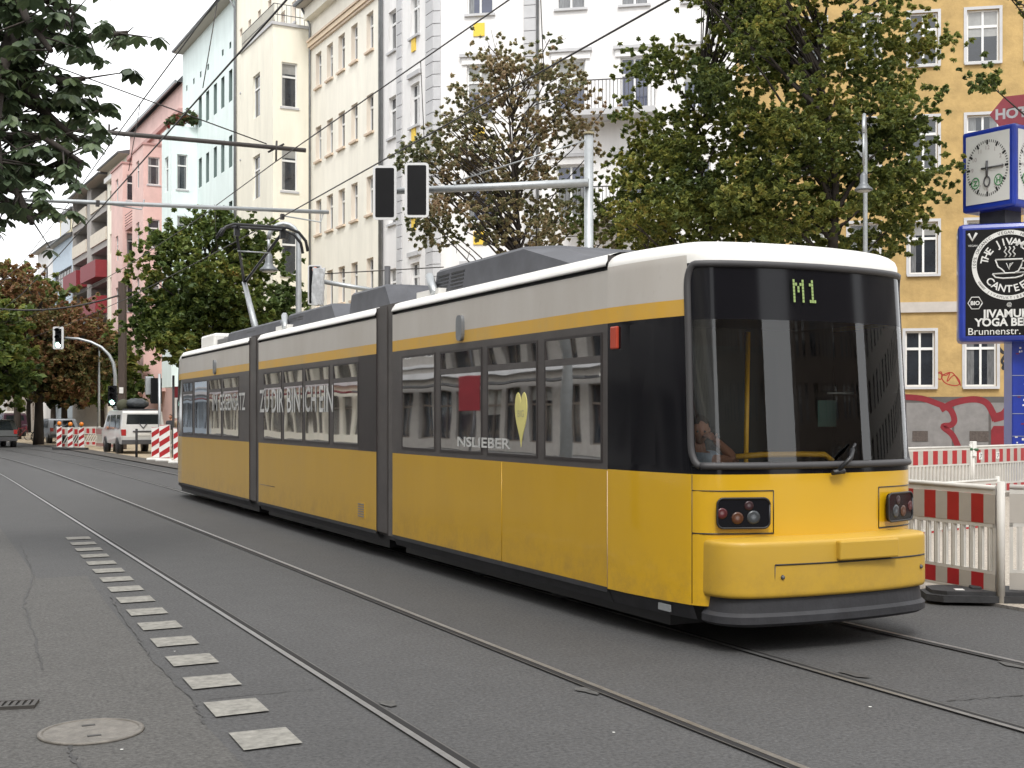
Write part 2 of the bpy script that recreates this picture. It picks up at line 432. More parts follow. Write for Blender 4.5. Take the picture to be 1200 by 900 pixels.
stroke(g, [(1058, 465), (1080, 467), (1098, 473), (1113, 480), (1118, 492), (1114, 498), (1105, 500), (1116, 510), (1125, 530), (1126, 540)], .20, M_graf, -.058)
stroke(g, [(1102, 480), (1118, 472), (1140, 468), (1155, 472), (1163, 484), (1166, 493)], .22, M_graf, -.059)
stroke(g, [(1163, 490), (1176, 486), (1184, 475), (1188, 468)], .30, M_graf, -.060)
g.face([(lx3(1161), -.061, z_at(538, D)), (lx3(1181), -.061, z_at(538, D)), (lx3(1181), -.061, z_at(503, D)), (lx3(1178), -.061, z_at(499, D)), (lx3(1164), -.061, z_at(499, D)), (lx3(1161), -.061, z_at(504, D))], M_graf)
stroke(g, [(1190, 500), (1205, 480), (1225, 476), (1240, 500)], .25, M_graf, -.058)
g.build('graffiti', o3)
g = MB()
stroke(g, [(1098, 438), (1103, 436), (1103, 444), (1098, 443), (1099, 437), (1108, 440), (1113, 437), (1110, 447), (1118, 440), (1125, 448), (1120, 452), (1108, 449), (1104, 441), (1116, 437), (1126, 452)], .035, mat('red_tag_paint', (.35, .03, .02), .7), -.004)
g.build('graffiti_tag', o3)
g = MB()
stroke(g, [(1170, 408), (1176, 414), (1185, 412)], .11, M_black, -.005); stroke(g, [(1182, 412), (1174, 424), (1182, 430), (1184, 420), (1175, 432), (1186, 432)], .09, M_black, -.006); stroke(g, [(1178, 442), (1186, 437), (1188, 446)], .07, M_black, -.004)
g.build('graffiti_tag', o3)
for (a, c2) in ((1069, 1087), (1136, 1158)): v = MB(); v.box(lx3(a), lx3(c2), -.075, -.056, z_at(517, D), z_at(505, D), mat('dark_vent_grille', (.10, .08, .07), .8, var=.4, scale=20)); v.build('cellar_vent', o3)

# --- cream house (px 364..448)
o, L, lx = broot(STREET, 364, 448, True, 'cream apartment house with terracotta moulding below its eaves, right of the projecting bay')
cols = [(370, 376.5), (383, 390), (396.5, 404), (411.5, 419), (429.5, 437.5)]
D4 = STREET.at(434)[1]
rows = [(434, 59 + 96 * k, 14 + 96 * k) for k in (0, 1, 2, 3, 4)]
wins = rows_cols(lx, STREET, cols, rows, 'white'); wins = [w for w in wins if w[2] > .3]
He = z_at(27, STREET.at(364)[1]) + .6
b = MB(); wall_grid(b, L, 0, He, wins, M_cream2, rev=.25, mrev=mat('cream_reveal', (.78, .70, .60), .85)); shell(b, L, He, M_cream2)
b.build('wall', o); put_windows(o, wins, .25, sill=M_trim)
c = MB(); Dm = STREET.at(370)[1]; zb = z_at(55, Dm)
band(c, L, zb, zb + .10, .10, M_trim); band(c, L, zb + .12, zb + .32, .16, mat('buff_trim', (.74, .60, .44), .8)); band(c, L, zb + .34, zb + .44, .22, M_trim)
band(c, L, He - .55, He - .01, .35, M_cream2); c.build('cornice', o)
downpipe(o, .1, He); downpipe(o, L - .1, He); roof(o, L, He, over=.75)

# --- cream house with bay (px 277..364)
o, L, lx = broot(STREET, 277, 364, True, 'pale yellow apartment house with a square projecting bay beside the mint house')
cols = [(283, 287.5), (294, 298.5), (305, 310)]
wins = rows_cols(lx, STREET, cols, [(285, 107 + 78.5 * k, 68 + 78.5 * k) for k in (0, 1, 2, 3)], 'white')
att = [(281, 284), (291, 294), (302, 305.5), (314, 318)]
wins += rows_cols(lx, STREET, att, [(283, 42, 33)], 'nosill')
wins += rows_cols(lx, STREET, [(318, 322), (329, 334), (342, 347)], [(330, 40, 15)], 'white')
Hc = 27.5
b = MB(); wall_grid(b, L, 0, Hc, wins, M_cream, rev=.25, mrev=MATS['cream_reveal']); shell(b, L, Hc, M_cream)
b.build('wall', o); put_windows(o, wins, .25, sill=M_grey_plaster)
Db = STREET.at(345)[1] - 1.0
zt = z_at(42, Db)
near = [(.42, 1.18, z_at(134 + 96 * k, Db), z_at(83 + 96 * k, Db)) for k in (0, 1, 2)]
outx1 = L - .25; outx0 = lx(322)
outer = [((outx0 + outx1) / 2 - .6, (outx0 + outx1) / 2 + .6, w[2], w[3]) for w in near]
bay(o, outx0, outx1, 1.75, 3.4, zt, M_cream, outer, near, trim=M_grey_plaster, rail=True, kind='single')
downpipe(o, .1, Hc); roof(o, L, Hc)

# --- mint house (px 205..277)
o, L, lx = broot(STREET, 214, 277, True, 'mint green apartment house with plants on its bay terrace')
Hm = 25.4
cols = [(233, 236.5), (241.5, 245), (250.5, 254.2), (259.2, 263), (268.3, 272.3)]
wins = rows_cols(lx, STREET, cols, [(270, 119 + 77 * k, 82 + 77 * k) for k in range(5)], 'dark')
wins += rows_cols(lx, STREET, [(218.3, 219.6), (226.4, 228), (234.4, 236), (243, 244.8), (260, 262), (268.8, 271)], [(244, 82, 75)], 'nosill')
wins = [w for w in wins if w[2] > .3]
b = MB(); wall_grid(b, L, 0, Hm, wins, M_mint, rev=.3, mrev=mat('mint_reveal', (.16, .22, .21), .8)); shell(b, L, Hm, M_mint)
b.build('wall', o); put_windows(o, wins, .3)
Db = STREET.at(228)[1] - 1
zt = z_at(148, Db)
x1b = lx(231); x0b = lx(219)
near = [(.35, 1.0, z_at(222 + 72 * k, Db), z_at(181 + 72 * k, Db)) for k in (0, 1, 2)]
outer = [((x0b + x1b) / 2 - .5, (x0b + x1b) / 2 + .5, w[2], w[3]) for w in near]
bo = bay(o, x0b, x1b, 1.6, 3.5, zt, M_mint, outer, near, kind='single')
downpipe(o, L - .1, Hm); roof(o, L, Hm, over=.6)
# terrace plants: own thing
def leafcloud(name, parent, centers, n, size, m, rnd):
    rs = np.random.RandomState(rnd)
    cs = np.array([c[:3] for c in centers]); rr = np.array([c[3] for c in centers]) 
    idx = rs.randint(0, len(cs), n)
    d = rs.normal(size=(n, 3)); d /= np.linalg.norm(d, axis=1)[:, None]
    p = cs[idx] + d * (rr[idx] * rs.uniform(.2, 1, n) ** .5)[:, None]
    return leaf_mesh(name, p, size, m, rs, parent)
def leaf_mesh(name, p, size, m, rs, parent=None, droop=.3, asp=1.7):
    n = len(p)
    a = rs.normal(size=(n, 3)); a[:, 2] = a[:, 2] * .6 - droop; a /= np.linalg.norm(a, axis=1)[:, None]
    b = rs.normal(size=(n, 3)); b[:, 2] *= .4; b -= (b * a).sum(1)[:, None] * a; b /= np.linalg.norm(b, axis=1)[:, None]
    c = np.cross(a, b)
    s = (size * rs.uniform(.6, 1.35, n))[:, None]
    v = np.empty((n, 6, 3))
    v[:, 0] = p - a * s * .5 * asp
    v[:, 1] = p - a * s * .12 * asp + b * s * .42 + c * s * .10
    v[:, 2] = p + a * s * .22 * asp + b * s * .34 + c * s * .10
    v[:, 3] = p + a * s * .5 * asp
    v[:, 4] = p + a * s * .22 * asp - b * s * .34 + c * s * .10
    v[:, 5] = p - a * s * .12 * asp - b * s * .42 + c * s * .10
    me = bpy.data.meshes.new(name)
    me.vertices.add(n * 6); me.vertices.foreach_set('co', v.reshape(-1))
    base = (np.arange(n) * 6)[:, None]
    q = np.concatenate([base + np.array([0, 1, 2, 3]), base + np.array([0, 3, 4, 5])], axis=1).reshape(-1)
    me.loops.add(n * 8); me.loops.foreach_set('vertex_index', q.astype(np.int32))
    me.polygons.add(n * 2); me.polygons.foreach_set('loop_start', (np.arange(n * 2) * 4).astype(np.int32)); me.polygons.foreach_set('loop_total', np.full(n * 2, 4, np.int32))
    me.materials.append(m); me.update(); me.validate()
    o = bpy.data.objects.new(name, me); C.objects.link(o); o.parent = parent
    return o
def leaf_mat(name, cols, scale=.35, trans=.35, rough=.55):
    """cols: (pos, colour) ramp driven by clump noise plus a random value per leaf"""
    if name in MATS: return MATS[name]
    m, t, b = nt(name); N = t.nodes
    g = N.new('ShaderNodeNewGeometry'); tc = N.new('ShaderNodeTexCoord'); n = N.new('ShaderNodeTexNoise'); n.inputs['Scale'].default_value = scale; n.inputs['Detail'].default_value = 3
    t.links.new(tc.outputs['Object'], n.inputs['Vector'])
    mx = N.new('ShaderNodeMath'); mx.operation = 'MULTIPLY_ADD'; mx.inputs[1].default_value = .45; 
    t.links.new(g.outputs['Random Per Island'], mx.inputs[0]); 
    m2 = N.new('ShaderNodeMath'); m2.operation = 'MULTIPLY_ADD'; m2.inputs[1].default_value = 1.5; m2.inputs[2].default_value = -.48
    t.links.new(n.outputs['Fac'], m2.inputs[0]); t.links.new(m2.outputs[0], mx.inputs[2])
    r = N.new('ShaderNodeValToRGB'); e = r.color_ramp.elements
    e[0].position = cols[0][0]; e[0].color = (*cols[0][1], 1); e[1].position = cols[-1][0]; e[1].color = (*cols[-1][1], 1)
    for p, c in cols[1:-1]: k = e.new(p); k.color = (*c, 1)
    t.links.new(mx.outputs[0], r.inputs[0]); t.links.new(r.outputs[0], b.inputs['Base Color']); b.inputs['Roughness'].default_value = rough
    tl = N.new('ShaderNodeBsdfTranslucent'); t.links.new(r.outputs[0], tl.inputs[0]); ms = N.new('ShaderNodeMixShader'); ms.inputs[0].default_value = trans
    out = N['Material Output']; t.links.new(b.outputs[0], ms.inputs[1]); t.links.new(tl.outputs[0], ms.inputs[2]); t.links.new(ms.outputs[0], out.inputs[0])
    MATS[name] = m
    return m
M_leaf_green = leaf_mat('foliage_green', [(.15, (.030, .060, .018)), (.45, (.075, .125, .028)), (.7, (.13, .17, .035)), (.95, (.25, .21, .045))])
M_leaf_pot = leaf_mat('foliage_pot', [(.1, (.05, .08, .03)), (.6, (.10, .13, .05)), (.8, (.4, .03, .04)), (1, (.5, .03, .05))], scale=2)
inv = o.matrix_world
pl = empty('terrace_plants', (0, 0, 0), 0, 'potted plants and red flowers on the terrace of the mint house', 'plants')
zt2 = zt
pts = []
for k in range(9):
    w = W(199 + k * 3.6, 135 - abs(k - 6) * -3, Db + .2); pts.append((w.x, w.y, zt2 + .25 + .9 * random.Random(k).random() * (k / 9), .25 + .2 * random.Random(k + 9).random()))
pb = MB()
a = W(200, 147, Db + 1.5); c_ = W(229, 147, Db)
pb.box(-.2, .2, -.2, .2, 0, .3, mat('terracotta', (.3, .12, .07), .8))
leafcloud('foliage', pl, pts, 420, .22, M_leaf_pot, 3)

# --- pink house (px 152..205)
o, L, lx = broot(STREET, 152, 214, True, 'salmon pink apartment house with dark mansard roof and railed balcony')
Hp = 23.6
wins = rows_cols(lx, STREET, [(157, 159), (164, 166), (170.5, 172.5), (186, 188), (196, 199)], [(186, 190 + 62 * k, 156 + 62 * k) for k in range(4)], 'dark')
wins = [w for w in wins if w[2] > .3]
b = MB(); wall_grid(b, L, 0, Hp, wins, M_pink, rev=.25, mrev=M_pinktrim); shell(b, L, Hp, M_pink)
band(b, L, Hp - 2.0, Hp - 1.7, .25, M_pinktrim)
b.build('wall', o); put_windows(o, wins, .25)
Dp = STREET.at(170)[1]
for (pa, pb_, top) in ((154, 168, z_at(192, Dp)), (180, 194, z_at(172, Dp - 6))):
    x0b, x1b = lx(pa), lx(pb_)
    near = [(.3, 1.1, z - 2.7, z - .8) for z in (top, top - 4.3, top - 8.2)]
    outer = [((x0b + x1b) / 2 - .5, (x0b + x1b) / 2 + .5, w[2], w[3]) for w in near]
    bay(o, x0b, x1b, 1.5, 3.4, top, M_pink, outer, near, trim=M_pinktrim, kind='single')
x0b, x1b = lx(169), lx(179)
bl = MB(); zb = z_at(268, Dp)
bl.box(x0b, x1b, -1.4, -.002, zb - .25, zb, M_pinktrim)
for i in range(5): bl.tube([(x0b, -1.38, zb + .2 * i + .1), (x1b, -1.38, zb + .2 * i + .1), (x1b, -.05, zb + .2 * i + .1)], .03, M_dkmetal, n=4)
bl.build('balcony', o)
r = MB()
r.face([(-.02, -.4, Hp), (L, -.4, Hp), (L, 2.2, Hp + 3.0), (-.02, 2.2, Hp + 3.0)], mat('grey_mansard_slate', (.17, .17, .175), .6, var=.3, scale=2)); r.face([(-.02, 2.2, Hp + 3.0), (L, 2.2, Hp + 3.0), (L, 11, Hp + 3.4), (-.02, 11, Hp + 3.4)], M_roof)
r.face([(-.02, -.4, Hp), (-.02, 2.2, Hp + 3), (-.02, 11, Hp + 3.4), (-.02, 11, Hp)], M_roof); r.face([(L, -.4, Hp), (L, 2.2, Hp + 3), (L, 11, Hp + 3.4), (L, 11, Hp)], M_roof)
r.box(-.02, L, -.5, -.38, Hp - .1, Hp + .12, M_zinc); r.build('roof', o)

# --- the far houses bend slightly
tS, _ = STREET.at(152); pS = Vector((STREET.P[0], STREET.P[1])) + STREET.d * tS
STREET2 = Line((pS.x, pS.y), slope_dir(-215))
o, L, lx = broot(STREET2, 126, 152, True, 'narrow pale yellow house between the pink house and the concrete balconies')
Hn = 22.2
wins = rows_cols(lx, STREET2, [(129, 130.6), (134, 135.7), (139.3, 141), (145, 147)], [(140, 240 + 52 * k, 216 + 52 * k) for k in range(4)], 'dark')
wins += rows_cols(lx, STREET2, [(129, 130.6), (134, 135.7), (139.3, 141), (145, 147)], [(140, 223 + 52 * 0 - 14, 223 - 22)], 'nosill')
wins = [w for w in wins if w[2] > .3]
wl = []
for w in wins:
    if not any(abs(w[0] - q[0]) < .1 and w[2] < q[3] and w[3] > q[2] for q in wl): wl.append(w)
b = MB(); wall_grid(b, L, 0, Hn, wl, M_cream, rev=.2, mrev=MATS['cream_reveal']); shell(b, L, Hn, M_cream)
band(b, L, Hn - 1.0, Hn - .6, .3, M_whitep); b.build('wall', o); put_windows(o, wl, .2); roof(o, L, Hn, over=.8)
# concrete balcony house (px 85..126)
o, L, lx = broot(STREET2, 85, 126, True, 'grey concrete balcony house with red parapet panels')
Hs = 22.0
D5 = STREET2.at(115)[1]
wins = []
ztops = []
for k in range(7):
    z0 = 4.7 + k * 3.0
    if z0 + 2.3 > Hs: break
    wins += [(.4, lx(102), z0, z0 + 2.35, 'none'), (lx(107), L - .2, z0, z0 + 2.35, 'none')]
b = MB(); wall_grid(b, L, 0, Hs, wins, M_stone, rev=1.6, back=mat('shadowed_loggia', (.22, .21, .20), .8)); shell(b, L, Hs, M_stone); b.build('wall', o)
fl = MB()
for w in wins: fl.box(w[0] + .3, w[0] + 1.4, 1.50, 1.58, w[2] + .1, w[3] - .2, M_pane)
fl.build('balcony_door', o)
i = 0
for w in wins:
    k = int((w[2] - 4.7) / 3.0 + .5); col = i % 2; i += 1
    mm = M_red if (k, col) in ((3, 0), (3, 1), (2, 1)) else mat('cream_parapet', (.62, .56, .47), .8, var=.1)
    p = MB()
    if mm is M_red: p.box(w[0], w[1], -.95, -.002, w[2] - .3, w[2] + 1.15, mm)
    else: p.box(w[0], w[1], -.12, .02, w[2] - .1, w[2] + 1.0, mm)
    p.build('parapet', o)
roof(o, L, Hs, over=.7)
# pale blue house (px 62..85), white house (45..62)
o, L, lx = broot(STREET2, 62, 85, True, 'pale blue house with a glazed band and a dormer, beyond the red balconies')
Hb = 19.0
wins = [(.5, L - .5, z, z + 2.0, 'dark') for z in (4.2, 7.4, 10.6, 14.2)]
b = MB(); wall_grid(b, L, 0, Hb, wins, M_bluegrey, rev=.3); shell(b, L, Hb, M_bluegrey); b.build('wall', o)
for w in wins:
    n = 6; ww = (w[1] - w[0]) / n
    for k in range(n):
        f, p = win_mesh(ww, 2.0, 'dark'); q = link_mesh('window', f, o, (w[0] + ww * k, .2, w[2])); link_mesh('pane', p, q)
roof(o, L, Hb, rise=2.2)
d = MB(); d.box(L * .2, L * .85, .3, 4, Hb + .2, Hb + 2.6, mat('cream_dormer', (.7, .62, .42), .8)); d.box(L * .1, L * .95, -.1, 4.4, Hb + 2.6, Hb + 2.85, M_roof); d.box(L * .3, L * .75, .25, .30, Hb + .9, Hb + 2.2, M_pane); d.build('dormer', o)
o, L, lx = broot(STREET2, 44, 62, True, 'white gable house beyond the pale blue house, black loop painted high on it')
b = MB(); Hw = 19.5; wins = [(.8 + 2.2 * k, 1.9 + 2.2 * k, z, z + 1.9, 'dark') for k in range(int(L / 2.3)) for z in (4, 7.3, 10.6)]
wall_grid(b, L, 0, Hw, wins, M_white_plaster); shell(b, L, Hw, M_white_plaster); b.build('wall', o); put_windows(o, wins, .2); roof(o, L, Hw, rise=3)
lp = MB(); cx = L * .6
lp.tube([(cx + 1.1 * math.sin(t * .5) * (1 + .4 * math.sin(t * 1.7)), -.05, 16.2 + 1.3 * math.cos(t * .5)) for t in range(14)], .09, M_black, n=4); lp.build('painted_loop', o)
# street end: low house far off, closing the view under the trees
o, L, lx = broot(STREET2, 8, 44, True, 'dull brown house at the far end of the street, low behind the red tree')
b = MB(); wins = [(1.2 + 3.4 * k, 2.4 + 3.4 * k, z, z + 1.9, 'dark') for k in range(int(L / 3.6)) for z in (1.2, 4.4, 7.7)]
M_brown = mat('brown_render', (.30, .26, .22), .9, var=.2)
wall_grid(b, L, 0, 13, wins, M_brown); shell(b, L, 13, M_brown); b.build('wall', o); put_windows(o, wins, .2); roof(o, L, 13, rise=3)
q = W(-60, HZ, 215)
o = empty('apartment_building', (q.x, q.y, 0), math.atan2((W(60, HZ, 215) - q).y, (W(60, HZ, 215) - q).x), 'grey house across the street end, glimpsed between the far trunks', 'building')
b = MB(); L = 26; wins = [(1.2 + 3.0 * k, 2.4 + 3.0 * k, z, z + 1.9, 'dark') for k in range(8) for z in (1.2, 4.4, 7.7)]
wall_grid(b, L, 0, 12, wins, M_stone); shell(b, L, 12, M_stone); b.build('wall', o); put_windows(o, wins, .2); roof(o, L, 12, rise=3)

# --- houses behind the camera's left shoulder: they show in the tram's windows
def reflect_house(X, Y0, L, H, m, label, shop):
    o = empty('apartment_building', (X, Y0, 0), R(90), label, 'building')
    # viewer stands at +X looking -X: right is +Y
    n = max(2, int(L / 2.6)); st = L / n
    wins = [(st * k + st / 2 - .6, st * k + st / 2 + .6, z, z + 2.0) for k in range(n) for z in (4.9, 8.4, 11.9, 15.4)]
    sh = [(st * k + .4, st * (k + 1) - .4, .5, 3.0, 'dark') for k in range(n)]
    b = MB(); wall_grid(b, L, 0, H, wins + sh, m, rev=.25); shell(b, L, H, m)
    band(b, L, 3.7, 4.0, .3, M_grey_plaster); band(b, L, 4.3, 4.45, .15, M_grey_plaster); b.build('wall', o); put_windows(o, wins + sh, .25)
    s = MB(); s.box(.5, L - .5, -1.2, -.35, 3.2, 3.3, shop); s.build('awning', o); roof(o, L, H)
reflect_house(-15, -34, 17, 19, M_white_plaster, 'white house across the street, mirrored in the front tram windows', M_whitep)
reflect_house(-15, -16.8, 21, 19.5, M_cream2, 'cream house across the street, mirrored in the tram windows', M_dkmetal)
reflect_house(-15, 4.4, 17, 18, M_grey_plaster, 'grey house across the street, mirrored in the middle of the tram', M_red)
reflect_house(-15, 21.6, 20, 20, M_white_plaster, 'second white house across the street, further along', M_whitep)
reflect_house(-15, 71.9, 45, 21, M_cream, 'long cream house across the street, beyond the concrete one', M_red)
reflect_house(-15, 117, 60, 21, M_bluegrey, 'long pale blue house across the street, far down', M_dkmetal)
reflect_house(-15, 41.8, 30, 20, M_stone, 'long concrete house across the street, further along', M_dkmetal)

def block(P, Q, H, m, label, depth=12):
    """house row behind the camera, facing away from the road ends"""
    d = Vector((Q[0] - P[0], Q[1] - P[1], 0)); L = d.length
    o = empty('apartment_building', (P[0], P[1], 0), math.atan2(d.y, d.x), label, 'building')
    n = max(2, int(L / 2.7)); st = L / n
    wins = [(st * k + st / 2 - .6, st * k + st / 2 + .6, z, z + 2.0, 'dark') for k in range(n) for z in (1.2, 4.9, 8.4, 11.9, 15.4) if z + 2.5 < H]
    b = MB(); wall_grid(b, L, 0, H, wins, m, rev=.25); shell(b, L, H, m, depth=depth); b.build('wall', o); put_windows(o, wins, .25); roof(o, L, H, depth=depth)
M_dull = mat('dark_brown_render', (.16, .13, .11), .9, var=.2)  # dark tone chosen so the windscreen reflects dark walls
block((20, -42), (-13, -44), 21, M_dull, 'unseen dark brown house added behind the viewer, left of the sky gap')
block((62, -30), (31, -41), 21, M_dull, 'unseen dark brown house added behind the viewer, right of the sky gap')  # gap between these two leaves a pale sky streak in the windscreen
block((70, 12), (66, -28), 20, M_stone, 'unseen concrete house added on the far right behind the viewer')

t = empty('banner', (-12, 49.4, 0), R(60), 'unseen red banner on a post across the street, added for its reflection in a tram window', 'banner')  # put here only to give a red reflection in the glass
b = MB(); b.box(-.5, .5, -.05, .05, 1.9, 3.5, M_red, bev=.02); b.build('banner_panel', t)
b = MB(); b.tube([(0, 0, 0), (0, 0, 1.9)], .05, M_dkmetal, n=8); b.build('post', t)
# ------------------------------------------------------------------ ground
def ground_mat(name, col, var, spots=True, scale=.35):
    m, t, b = nt(name); N = t.nodes; tc = N.new('ShaderNodeTexCoord')
    n1 = N.new('ShaderNodeTexNoise'); n1.inputs['Scale'].default_value = scale; n1.inputs['Detail'].default_value = 5
    n2 = N.new('ShaderNodeTexNoise'); n2.inputs['Scale'].default_value = 38; n2.inputs['Detail'].default_value = 4; n2.inputs['Roughness'].default_value = .8
    n3 = N.new('ShaderNodeTexNoise'); n3.inputs['Scale'].default_value = 3.2; n3.inputs['Detail'].default_value = 8; n3.inputs['Roughness'].default_value = .7
    mp = N.new('ShaderNodeMapping'); mp.inputs['Scale'].default_value = (1, .22, 1)
    t.links.new(tc.outputs['Object'], mp.inputs[0]); t.links.new(mp.outputs[0], n1.inputs['Vector'])
    for n in (n2, n3): t.links.new(tc.outputs['Object'], n.inputs['Vector'])
    def ramp(src, a, b_, lo, hi):
        r = N.new('ShaderNodeMapRange'); r.inputs[1].default_value = a; r.inputs[2].default_value = b_; r.inputs[3].default_value = lo; r.inputs[4].default_value = hi
        t.links.new(src, r.inputs[0]); return r.outputs[0]
    a = ramp(n1.outputs['Fac'], .3, .7, 1 - var, 1 + var); c = ramp(n2.outputs['Fac'], .25, .75, .30, 1.75); d = ramp(n3.outputs['Fac'], .3, .7, 1 - var * .6, 1 + var * .5)
    m1 = N.new('ShaderNodeMath'); m1.operation = 'MULTIPLY'; m2 = N.new('ShaderNodeMath'); m2.operation = 'MULTIPLY'
    t.links.new(a, m1.inputs[0]); t.links.new(c, m1.inputs[1]); t.links.new(m1.outputs[0], m2.inputs[0]); t.links.new(d, m2.inputs[1])
    vm = N.new('ShaderNodeVectorMath'); vm.operation = 'SCALE'; vm.inputs[0].default_value = col; t.links.new(m2.outputs[0], vm.inputs['Scale'])
    t.links.new(vm.outputs[0], b.inputs['Base Color']); b.inputs['Roughness'].default_value = .8; b.inputs['Specular IOR Level'].default_value = .35
    bp = N.new('ShaderNodeBump'); bp.inputs['Strength'].default_value = .45; bp.inputs['Distance'].default_value = .01; t.links.new(n2.outputs['Fac'], bp.inputs['Height']); t.links.new(bp.outputs[0], b.inputs['Normal'])
    MATS[name] = m; return m
M_asph = ground_mat('asphalt', (.066, .065, .065), .16)
M_asph_old = ground_mat('old_asphalt', (.078, .075, .071), .16)
M_pave = ground_mat('pale_paving', (.34, .30, .25), .12)
M_sand = ground_mat('sandy_surface', (.36, .29, .20), .15)
M_walk = ground_mat('sidewalk_slabs', (.16, .155, .15), .15)
def sheet(name, pts, z, m):
    b = MB(); b.face([(p[0], p[1], z) for p in pts], m); o = b.build(name, fix=False); o['kind'] = 'structure'
    if o.data.polygons[0].normal.z < 0: o.data.flip_normals()
    return o
sheet('ground', [(-600, -300), (600, -300), (600, 900), (-600, 900)], -.02, M_walk)
# roadway: straight near the camera, easing left far off
def bend(y): return 0 if y < 38 else -((y - 38) ** 2) * .00085
ys = [-40, 0, 20, 38, 50, 62, 75, 90, 110, 140, 180]
b = MB()
XR = 8.75
def edge_r(y):
    if y < 30: return XR
    if y < 44: return XR - (y - 30) * .06
    return 7.9 + bend(y)
for a, c in zip(ys, ys[1:]):
    b.face([(-9 + bend(a), a, 0), (edge_r(a), a, 0), (edge_r(c), c, 0), (-9 + bend(c), c, 0)], M_asph)
o = b.build('road'); o['kind'] = 'structure'
# raised pavement and works surface on the right
b = MB()
for a, c in zip(ys, ys[1:]):
    b.face([(edge_r(a), a, .0), (edge_r(a), a, .03), (edge_r(c), c, .03), (edge_r(c), c, .0)], M_walk)
    b.face([(edge_r(a), a, .03), (17.3 + bend(a) * .5 + (40 if a < 40 else 0), a, .03), (17.3 + bend(c) * .5 + (40 if c < 40 else 0), c, .03), (edge_r(c), c, .03)], M_sand if a >= 38 else M_pave)
o = b.build('pavement'); o['kind'] = 'structure'
sheet('gravel_strip', [(edge_r(44) + .02, 30), (edge_r(44) + 1.0, 30), (edge_r(75) + 1.0, 75), (edge_r(75) + .05, 75)], .036, mat('dark_gravel', (.09, .08, .07), .95, var=.5, scale=9))
# older asphalt of the parking lane on the left
def gl(*pp): return [tuple(G(x / 3, 600 + y / 3))[:2] for x, y in pp]
poly = gl((130, 235), (305, 225), (380, 330), (540, 528), (610, 600), (680, 672), (730, 760))
sheet('old_asphalt_patch', [(-8.8, 2), (poly[-1][0] - .0, 3.0)] + poly[::-1] + [tuple(G(0, 618))[:2], tuple(G(-60, 600))[:2], (-8.8, 24)], .004, M_asph_old)
# seams and cracks
M_tar = mat('tar_seam', (.050, .048, .047), .7, var=.4, scale=6)
sm = MB(); rnd = random.Random(5)
def seam(pts, w, m=M_tar, z=.008, ns=14):
    P = [G(x, y) for x, y in pts]; out = []
    for a, c in zip(P, P[1:]):
        for k in range(ns):
            p = a.lerp(c, k / ns); d = (c - a).normalized(); out.append(p + Vector((-d.y, d.x, 0)) * rnd.uniform(-.015, .015))
    out.append(P[-1]); prev = None
    for i, p in enumerate(out):
        d = (out[min(i + 1, len(out) - 1)] - out[max(i - 1, 0)]); d.z = 0; d.normalize(); n = Vector((-d.y, d.x, 0)) * w * rnd.uniform(.25, 1) / 2
        cur = (Vector((p.x, p.y, z)) + n, Vector((p.x, p.y, z)) - n)
        if prev: sm.face([prev[0], prev[1], cur[1], cur[0]], m)
        prev = cur
seam([(25, 640), (40, 675), (28, 710), (44, 760), (50, 785)], .02); seam([(78, 871), (92, 905)], .03); seam([(100, 678), (43, 680)], .012)
seam([(245, 820), (370, 808)], .012); seam([(130, 700), (160, 745), (180, 776), (227, 824), (240, 850)], .018)
seam([(1110, 822), (1200, 815)], .02)
o = sm.build('road_seams', fix=False); o['kind'] = 'structure'
M_spall = mat('spalled_patch', (.085, .082, .078), .9, var=.5, scale=14)
pt = MB()
for (x, y, r) in ((457, 826, .06), (688, 810, .07), (1000, 791, .08), (1195, 781, .10)):
    c = G(x, y); n = 11; pt.face([(c.x + r * math.cos(k * 6.283 / n) * rnd.uniform(.5, 1.1), c.y + 2.0 * r * math.sin(k * 6.283 / n) * rnd.uniform(.5, 1.1), .0085) for k in range(n)], M_spall if y != 791 else M_tar)
for k in range(4):
    c = G(rnd.uniform(100, 1180), rnd.uniform(760, 895)); r = rnd.uniform(.006, .014); pt.face([(c.x + r * math.cos(t), c.y + r * math.sin(t), .009) for t in (0, 1.3, 2.6, 4, 5.2)], M_whitep)
o = pt.build('road_flaws', fix=False); o['kind'] = 'structure'
# broken line of square blocks
M_mark = mat('worn_road_paint', (.235, .225, .20), .8, var=.4, scale=14, bump=.1)
mk = MB()
for i in range(-1, 16):
    if i < 0: continue
    y = 6.45 + i * .765 * (1 + i * .0012); x = 1.69 + .42 * (y - 6.45) / 11.6
    mk.face([(x - .16, y - .19, .010), (x + .15, y - .18, .010), (x + .16, y + .18, .010), (x - .15, y + .19, .010)], M_mark)
o = mk.build('road_marking', fix=False); o['kind'] = 'structure'

